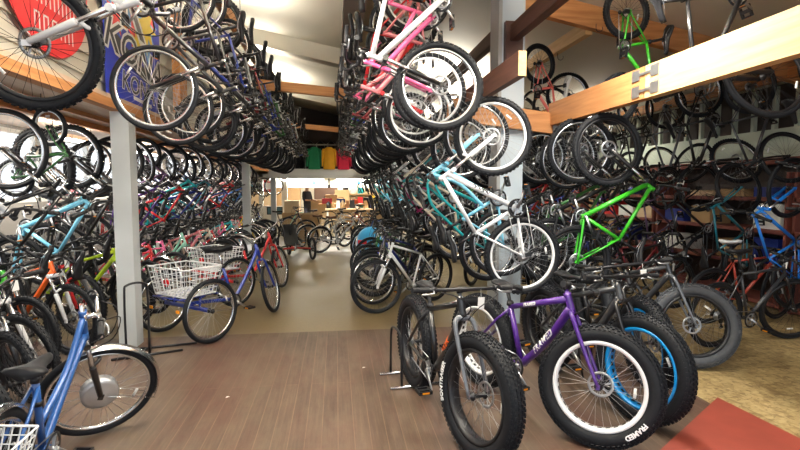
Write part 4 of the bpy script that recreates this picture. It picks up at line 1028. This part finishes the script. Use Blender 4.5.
# ------------------------------------------------------------------ mezzanine and shirts
slab('trim_mezzanine_edge',-2.2,3.2,17.0,17.12,1.93,2.24,WHITEW)
slab('floor_mezzanine',-2.2,3.2,17.12,19.0,2.10,2.2,CREAM2)
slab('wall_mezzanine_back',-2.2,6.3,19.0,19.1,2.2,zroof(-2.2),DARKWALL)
b=MB(); b.tube([(-2.2,17.05,3.04),(3.2,17.05,3.04)],.022,8)
for i in range(15): b.box((-2.1+i*.37,17.05,2.66),(.03,.03,.84))
tagit(link('mezzanine_railing',b.mesh('mezzanine_railing',[GREYW])),'pale railing along the mezzanine above the workshop','railing')
def shirt(x,col,label):
    r=empty('jersey',Matrix.Translation((x,16.95,2.22))@Matrix.Diagonal((.80,1,1,1))); tagit(r,label,'shirt','shirts on the railing')
    n=28; rows=[(0,.24,.05),(.15,.235,.06),(.35,.235,.065),(.52,.26,.07),(.62,.25,.065),(.70,.17,.05),(.735,.09,.04)]
    vs=[]
    for z,hw,dp in rows:
        for k in range(n):
            a=2*pi*k/n; rip=1+.10*sin(7*a+z*3)
            vs.append((hw*cos(a),dp*sin(a)*rip,z))
    b=MB(); b.add(vs,[(i*n+k,i*n+(k+1)%n,(i+1)*n+(k+1)%n,(i+1)*n+k) for i in range(len(rows)-1) for k in range(n)],0)
    link('torso',b.mesh('jersey_torso',[col]),r)
    for s in(-1,1):
        b=MB(); b.tube([(s*.19,0,.655),(s*.27,.0,.55),(s*.295,-.01,.35),(s*.30,-.01,.10)],[.075,.075,.06,.05],10,0,True,1); link('sleeve',b.mesh('jersey_sleeve',[col]),r)
    b=MB(); b.tube(spline([(-.16,0,.69),(0,0,.755),(.16,0,.69)],4),.008,6); b.tube([(0,0,.755),(0,.0,.81),(.03,.04,.83)],.004,5); link('hanger',b.mesh('jersey_hanger',[BLK]),r)
for x,c,l in((-.70,(.012,.24,.10),'green long-sleeved shirt hanging on the railing'),(-.21,(.85,.42,.02),'yellow long-sleeved shirt hanging between the green and red ones'),(.27,(.62,.015,.06),'red long-sleeved shirt hanging on the railing'),(.78,(.16,.02,.07),'dark maroon shirt hanging past the red one')):
    shirt(x,mat('jersey_cloth_%d'%int(c[0]*100),c,.8,0,.12,8,.2),l)
# dark garment bags above the railing
for i in range(12):
    b=MB(); b.tube([(0,0,0),(0,0,.10),(0,0,.9),(0,0,1.02)],[.12,.17,.15,.03],8,0,True,1.3)
    o=link('garment_bag',b.mesh('garment_bag',[BLK]),None,Matrix.Translation((-1.95+i*.36,17.6,2.21+.0*i))); tagit(o,'black garment bag standing on the mezzanine floor','bag','black garment bags on the mezzanine')

# ------------------------------------------------------------------ workshop at the back
def boxes(x,y,z,sx,sy,sz,m,label,group='workshop cartons',rz=0):
    r=MB(); r.box((0,0,sz/2),(sx,sy,sz)); r.box((0,0,sz+.001),(sx*.98,.05,.003),1)
    for s in(-1,1): r.box((s*(sx/4),0,sz+.004),(sx/2-.004,sy*.995,.005),0)
    o=link('cardboard_box',r.mesh('cardboard_box',[m,mat('packing_tape',(.66,.52,.32),.35,0,.02)]),None,Matrix.Translation((x,y,z))@Matrix.Rotation(rz,4,'Z')); tagit(o,label,'box',group)
# white partition with openings
b=MB()
for x0,x1,z0,z1 in((-3.6,-1.75,0,.95),(-3.6,-3.45,.95,2.1),(-2.75,-2.6,.95,2.1),(-1.95,-1.75,.95,2.1),(-3.6,-1.75,1.98,2.1)): b.box(((x0+x1)/2,18.6,(z0+z1)/2),(x1-x0,.1,z1-z0))
struct('partition_wall',b,[WHITEW])
b=MB(); b.box((-2.2,18.53,.78),(.5,.02,.22)); b.box((-2.2,18.54,.78),(.56,.02,.28),1); tagit(link('framed_notice',b.mesh('framed_notice',[mat('dark_teal_print',(.05,.13,.17),.4,0,.3,9),BLK])),'dark framed print on the white partition','picture')
# dark doorway in the back wall
slab('door_1',-1.1,.1,YB-.03,YB,0,2.3,mat('brown_door_paint',(.16,.09,.06),.6,0,.1,3))
# service counter
r=empty('service_counter',(1.1,20.4,0)); tagit(r,'wooden service counter under the workshop lamps','counter')
b=MB(); b.box((0,0,.94),(3.6,.75,.06)); link('counter_top',b.mesh('counter_top',[PINE]),r)
b=MB(); b.box((0,.05,.455),(3.4,.55,.91)); link('cabinet',b.mesh('counter_cabinet',[CARD2]),r)
items=[('red','tool_box',(.4,.25,.22)),('blue','tool_box',(.35,.22,.2)),('orange','tool_box',(.3,.2,.18)),('black','tool_box',(.4,.25,.25)),('white','tool_box',(.28,.3,.3)),('yellow','tool_box',(.22,.2,.26))]
for i,(c,nm,(sx,sy,sz)) in enumerate(items):
    b=MB(); b.box((0,0,sz/2),(sx,sy,sz)); b.tube([(-sx*.3,0,sz),(-sx*.3,0,sz+.05),(sx*.3,0,sz+.05),(sx*.3,0,sz)],.012,6,1)
    tagit(link(nm,b.mesh('tool_box',[paint(c),BLK]),None,Matrix.Translation((-.35+i*.55,20.35+(i%2)*.08,.97))),'%s tool box standing on the service counter'%c,'box')
# shelving with goods along the back wall
r=empty('storage_shelf',(2.0,25.6,0)); tagit(r,'tall shelving with parts on the workshop back wall','shelf')
for z in(.3,.8,1.3,1.8):
    b=MB(); b.box((0,0,z),(3.4,.5,.04)); link('shelf_board',b.mesh('shelf_board',[PINE]),r)
for s in(-1,0,1):
    b=MB(); b.box((s*1.68,0,1.0),(.05,.5,2.0)); link('upright',b.mesh('shelf_upright',[WHITEW]),r)
GC=[CARD,CARD2,WHITEW,paint('yellow'),CARD,paint('teal'),WHITEW,paint('red'),CARD2,BLK]
k=0
for zi,z in enumerate((.32,.82,1.32,1.82)):
    for j in range(9):
        k+=1; sz=.22+.16*rnd.random()
        boxes(2.0-1.5+j*.37,25.55,z,.28,.3,sz,GC[(k*3+zi)%10],'small carton %s along the %s shelf of the workshop shelving'%(ordinal(j+1),('lowest','second','third','top')[zi]),'cartons on the workshop shelves')
for i,(x,y,z,sx,sy,sz,m,l) in enumerate([(-1.55,17.6,0,.55,.45,.75,CARD,'tall brown carton on the floor below the partition'),(-1.50,17.6,.76,.5,.42,.40,CARD2,'pale carton stacked on the tall brown one'),(-.75,21.2,0,.8,.5,1.1,CARD2,'pale upright carton before the dark doorway'),(-.2,21.6,0,.7,.5,.8,CARD,'brown carton beside the upright carton'),(-.2,21.6,.81,.5,.4,.5,CARD2,'pale carton on top of the brown one near the doorway'),(.55,18.9,0,.6,.5,.55,CARD,'brown carton on the concrete at the end of the aisle'),(-2.3,24.6,0,1.2,.7,1.6,CARD,'big bike carton leaning by the back wall'),(-3.4,24.4,0,1.1,.6,1.4,CARD2,'second big bike carton by the back wall'),(.3,24.9,1.9 if False else 0,.7,.5,1.5,CARD,'tall brown carton by the shelving'),(-2.9,20.5,0,.9,.6,.9,CARD,'brown carton seen through the partition opening')]):
    boxes(x,y,z,sx,sy,sz,m,l,'workshop cartons')
b=MB(); b.box((-.86,15.6,.42),(.72,.05,.84)); b.box((-.86,15.57,.42),(.62,.02,.74),1); tagit(link('display_board',b.mesh('display_board',[CARD2,CARD])),'tan display board standing on the floor at the end of the aisle','board')
r=empty('work_table',(.9,19.35,0)); tagit(r,'low work table strewn with parts under the mezzanine lamps','table')
b=MB(); b.box((0,0,.80),(2.6,.6,.05)); link('table_top',b.mesh('work_table_top',[CARD2]),r)
for sx in(-1,1):
    for sy in(-1,1):
        b=MB(); b.box((sx*1.22,sy*.24,.39),(.06,.06,.78)); link('leg',b.mesh('work_table_leg',[WHITEW]),r)
GOODS=[BLK,CARD,WHITEW,CARD2,BROWN,paint('charcoal'),WHITEP,paint('dark green'),CARD,paint('navy'),WHITEW,BLK,paint('dark red'),CARD2]
for i in range(14):
    w_,h_=.10+.10*rnd.random(),.10+.22*rnd.random(); b=MB()
    if i%3==0: b.lathe([(.001,0),(w_*.5,0),(w_*.5,h_*.75),(w_*.22,h_*.85),(w_*.22,h_),(.001,h_)],14,0,closed=False,axis='z'); nm,l='bottle','bottle'
    else: b.box((0,0,h_/2),(w_,w_*.8,h_)); b.box((0,0,h_+.004),(w_*.9,w_*.72,.012)); nm,l='parts_bin','parts bin'
    tagit(link(nm,b.mesh('table_'+nm,[GOODS[i]]),None,Matrix.Translation((-.28+i*.18,19.30+.08*(i%2),.826))),'%s standing %s in the line on the work table'%(l,ordinal(i+1)),'bottle' if i%3==0 else 'bin','goods on the work table')
slab('wall_mezzanine_soffit',-2.2,3.2,18.9,19.0,1.62,2.1,WALLC)
for i in range(9):
    x=-1.9+i*.55; b=MB(); k=i%3
    if k==0: b.tube([(0,0,0),(0,0,-.30)],.02,8); b.box((0,0,-.36),(.10,.04,.12))
    elif k==1: b.lathe([(.12,-.01),(.12,.01),(.09,.01),(.09,-.01)],20,0,(0,0,-.14))
    else: b.box((0,0,-.14),(.14,.05,.28)); b.box((0,-.03,-.10),(.10,.012,.10))
    tagit(link(('hammer','chainring','tool_pouch')[k],b.mesh('hung_tool',[(BLKM,CHROME,paint('steel blue'))[k]]),None,Matrix.Translation((x,18.86,2.03))),'%s hanging %s along the cream beam under the mezzanine'%(('black mallet','silver chainring','blue tool pouch')[k],ordinal(i+1)),'tool','tools hung under the mezzanine')
# posters and wheels on the back wall
for i,(x,z,w,h,c) in enumerate(((-2.6,1.6,.5,.7,'steel blue'),(-3.4,1.7,.45,.6,'red'),(3.9,1.9,.6,.5,'yellow'),(4.6,1.5,.5,.7,'teal'),(.5,2.05,.5,.35,'silver'),(.2,2.8,.5,.6,'steel blue'),(1.6,2.9,.3,.5,'black'),(3.4,2.8,.7,.35,'white'))):
    b=MB(); b.box((x,YB-.012,z),(w,.02,h)); b.box((x,YB-.024,z),(w*.8,.006,h*.55),1); tagit(link('wall_poster',b.mesh('wall_poster',[paint(c),WHITEW])),'%s poster pinned to the workshop back wall'%c if i not in(5,) else 'steel blue sign high on the workshop back wall','poster')
Kc=kit('road',False)
for i,(x,z) in enumerate(((-3.3,1.6),(-2.95,1.62),(-2.55,1.58),(-2.2,1.62),(2.6,2.35),(3.2,2.4))):
    w=link('spare_wheel',Kc['w']['rim'],None,Matrix.Translation((x,18.45 if i<4 else 25.3,z+.05))@Matrix.Rotation(.25,4,'Z')); setmat(w,0,CHROME); link('tire',Kc['w']['tire'],w); link('spokes',Kc['w']['spokes'],w); tagit(w,'silver spare wheel hanging in the partition opening' if i<4 else 'silver spare wheel hung on the workshop back wall','wheel','spare wheels in the partition' if i<4 else 'spare wheels on the back wall')

# ------------------------------------------------------------------ shelving on the shelf wall
for si in range(5):
    y0=3.0+si*2.7; r=empty('storage_shelf',(XR-.32,y0+1.3,0)); tagit(r,'red-brown shelf unit under the pale band, %s from entrance'%ordinal(si+1),'shelf')
    for z in(.05,.55,1.02,1.45):
        b=MB(); b.box((0,0,z),(.55,2.6,.05)); link('shelf_board',b.mesh('wall_shelf_board',[SHELFR]),r)
    for s in(-1,1):
        b=MB(); b.box((0,s*1.29,.9),(.55,.04,1.8)); link('upright',b.mesh('wall_shelf_upright',[SHELFR]),r)
    for zi,z in enumerate((.58,1.05,1.48)):
        for j in range(4):
            if rnd.random()<.25: continue
            h=(.18+.16*rnd.random())*(.42 if zi==2 else 1)
            boxes(XR-.36,y0+.35+j*.62,z,.36,.40+.1*rnd.random(),h,(CARD,CARD2,WHITEW,paint('red'),CARD,paint('navy'))[(si*5+zi*3+j)%6],'carton %s along the %s shelf of the %s wall unit'%(ordinal(j+1),('lower','middle','top')[zi],ordinal(si+1)),'cartons on the wall shelves')

# ------------------------------------------------------------------ child trailer with blue hood
r=empty('child_trailer',Matrix.Translation((.72,10.4,0))@Matrix.Scale(.82,4)); tagit(r,'blue hooded child trailer with red corner beside the aisle bikes','trailer')
b=MB(); n=14; vs=[]
prof=[(-.40,.0,.30),(-.38,.30,.36),(-.22,.52,.36),(.10,.56,.36),(.34,.40,.34),(.42,.10,.30)]
for x,h,w in prof:
    for k in range(n+1):
        a=pi*k/n; vs.append((w*cos(a),x,.40+h*sin(a)**.6+.05*(0)))
b.add(vs,[(i*(n+1)+k,i*(n+1)+k+1,(i+1)*(n+1)+k+1,(i+1)*(n+1)+k) for i in range(5) for k in range(n)]); link('hood',b.mesh('trailer_hood',[mat('blue_nylon',(.03,.32,.62),.5,0,.08,5)]),r)
b=MB(); b.box((0,0,.33),(.62,.8,.16)); link('tub',b.mesh('trailer_tub',[paint('navy')]),r)
b=MB(); b.box((-.24,-.37,.62),(.22,.06,.10)); o=link('flap',b.mesh('trailer_flap',[paint('red')]),r); o['label']='red corner flap'
for s in(-1,1):
    w=link('wheel',kit('kids',False)['w']['rim'],r,Matrix.Translation((s*.40,.05,.25))@Matrix.Rotation(pi/2,4,'Z')); link('tire',kit('kids',False)['w']['tire'],w); link('spokes',kit('kids',False)['w']['spokes'],w)

# ------------------------------------------------------------------ person behind the cartons
def person(x,y,rz):
    pts={'pel':(0,0,.95),'bel':(0,0,1.10),'che':(0,.02,1.32),'nek':(0,.02,1.49),'hd0':(0,0,1.56),'hd1':(0,-.01,1.66),'hd2':(0,.0,1.75),
     'shl':(.17,.02,1.42),'ell':(.24,-.02,1.14),'wrl':(.16,-.26,1.10),'hal':(.13,-.34,1.11),'shr':(-.17,.02,1.42),'elr':(-.24,-.02,1.14),'wrr':(-.15,-.26,1.12),'har':(-.12,-.34,1.13),
     'hil':(.09,0,.90),'knl':(.10,-.01,.50),'anl':(.10,.02,.09),'tol':(.10,-.15,.04),'hir':(-.09,0,.90),'knr':(-.10,-.03,.50),'anr':(-.10,.0,.09),'tor':(-.10,-.17,.04)}
    rad={'pel':(.16,.11),'bel':(.15,.10),'che':(.165,.115),'nek':(.055,.055),'hd0':(.062,.075),'hd1':(.078,.095),'hd2':(.065,.08),'shl':(.065,.065),'ell':(.045,.045),'wrl':(.03,.03),'hal':(.035,.02),'shr':(.065,.065),'elr':(.045,.045),'wrr':(.03,.03),'har':(.035,.02),'hil':(.09,.09),'knl':(.06,.065),'anl':(.042,.045),'tol':(.045,.03),'hir':(.09,.09),'knr':(.06,.065),'anr':(.042,.045),'tor':(.045,.03)}
    ed=[('pel','bel'),('bel','che'),('che','nek'),('nek','hd0'),('hd0','hd1'),('hd1','hd2'),('che','shl'),('shl','ell'),('ell','wrl'),('wrl','hal'),('che','shr'),('shr','elr'),('elr','wrr'),('wrr','har'),('pel','hil'),('hil','knl'),('knl','anl'),('anl','tol'),('pel','hir'),('hir','knr'),('knr','anr'),('anr','tor')]
    ks=list(pts); me=bpy.data.meshes.new('person_wire'); me.from_pydata([pts[k] for k in ks],[(ks.index(a),ks.index(c)) for a,c in ed],[])
    o=bpy.data.objects.new('person_wire',me); COL.objects.link(o)
    md=o.modifiers.new('skin','SKIN'); me.skin_vertices.new() if not me.skin_vertices else None
    for i,k in enumerate(ks): me.skin_vertices[0].data[i].radius=rad[k]
    me.skin_vertices[0].data[0].use_root=True
    sb=o.modifiers.new('sub','SUBSURF'); sb.levels=2; sb.render_levels=2
    dg=bpy.context.evaluated_depsgraph_get(); dg.update()
    fin=bpy.data.meshes.new_from_object(o.evaluated_get(dg)); bpy.data.objects.remove(o)
    fin.materials.clear()
    for m in(mat('skin_tone',(.55,.33,.24),.55,0,.05),mat('dark_shirt',(.03,.03,.045),.8,0,.15),mat('dark_trousers',(.035,.04,.06),.8,0,.15),BLK): fin.materials.append(m)
    for p in fin.polygons:
        c=p.center; p.use_smooth=True
        p.material_index=3 if c.z<.10 else (2 if c.z<1.0 and abs(c.y)<.2 and c.z<.98 else (0 if c.z>1.47 or c.y<-.12 else 1))
    r=link('person',fin,None,Matrix.Translation((x,y,0))@Matrix.Rotation(rz,4,'Z')); tagit(r,'person in a dark shirt standing behind the workshop cartons','person')
    b=MB(); n=16; vs=[]
    for z,rr in((1.66,.092),(1.71,.094),(1.76,.082),(1.80,.045),(1.81,.005)):
        for k in range(n):
            a=2*pi*k/n; vs.append((rr*.9*cos(a),.015+rr*1.1*sin(a),z-(.03 if sin(a)>0 and z<1.7 else 0)))
    b.add(vs,[(i*n+k,i*n+(k+1)%n,(i+1)*n+(k+1)%n,(i+1)*n+k) for i in range(4) for k in range(n)]); link('hair',b.mesh('person_hair',[mat('dark_hair',(.03,.02,.015),.7,0,.2,40)]),r)
    b=MB(); b.tube([(0,-.095,1.68),(0,-.118,1.645),(0,-.10,1.635)],[.008,.014,.006],6); link('nose',b.mesh('person_nose',[MATS['skin_tone']]),r)
    for s in(-1,1):
        b=MB(); b.lathe([(.001,-.006),(.010,-.004),(.010,.004),(.001,.006)],8,0,(s*.032,-.088,1.672)); link('eye',b.mesh('person_eye',[BLK]),r)
        b=MB(); b.tube([(s*.085,.0,1.69),(s*.092,.01,1.66),(s*.084,.0,1.63)],.012,6); link('ear',b.mesh('person_ear',[MATS['skin_tone']]),r)
        for f in range(4):
            b=MB(); x0=s*.125+(f-1.5)*.018; b.tube([(x0,-.36,1.115),(x0,-.40,1.11),(x0,-.42,1.09)],[.009,.008,.006],5); link('finger',b.mesh('person_finger',[MATS['skin_tone']]),r)
person(-1.12,20.0,radians(50))

# ------------------------------------------------------------------ daylight
w=bpy.data.worlds.new('daylight'); scene.world=w; w.use_nodes=True
bg=w.node_tree.nodes['Background']; bg.inputs['Color'].default_value=(.86,.93,1.0,1); bg.inputs['Strength'].default_value=1.05
def portal(loc,rot,sx,sy):
    ld=bpy.data.lights.new('daylight_opening','AREA'); ld.shape='RECTANGLE'; ld.size=sx; ld.size_y=sy; ld.cycles.is_portal=True
    o=bpy.data.objects.new('daylight_opening',ld); COL.objects.link(o); o.location=loc; o.rotation_euler=rot
portal(((XL+XR)/2,YF-.05,2.4),(pi/2,0,0),XR-XL,4.8)
portal((XL-.15,8.1,1.90),(pi/2,0,-pi/2),16.2,.95)
scene.cycles.use_denoising=True
scene.cycles.max_bounces=8; scene.cycles.diffuse_bounces=5; scene.cycles.glossy_bounces=3; scene.cycles.transparent_max_bounces=8
scene.cycles.caustics_reflective=False; scene.cycles.caustics_refractive=False
scene.cycles.sample_clamp_indirect=6.0
scene.view_settings.exposure=0.9
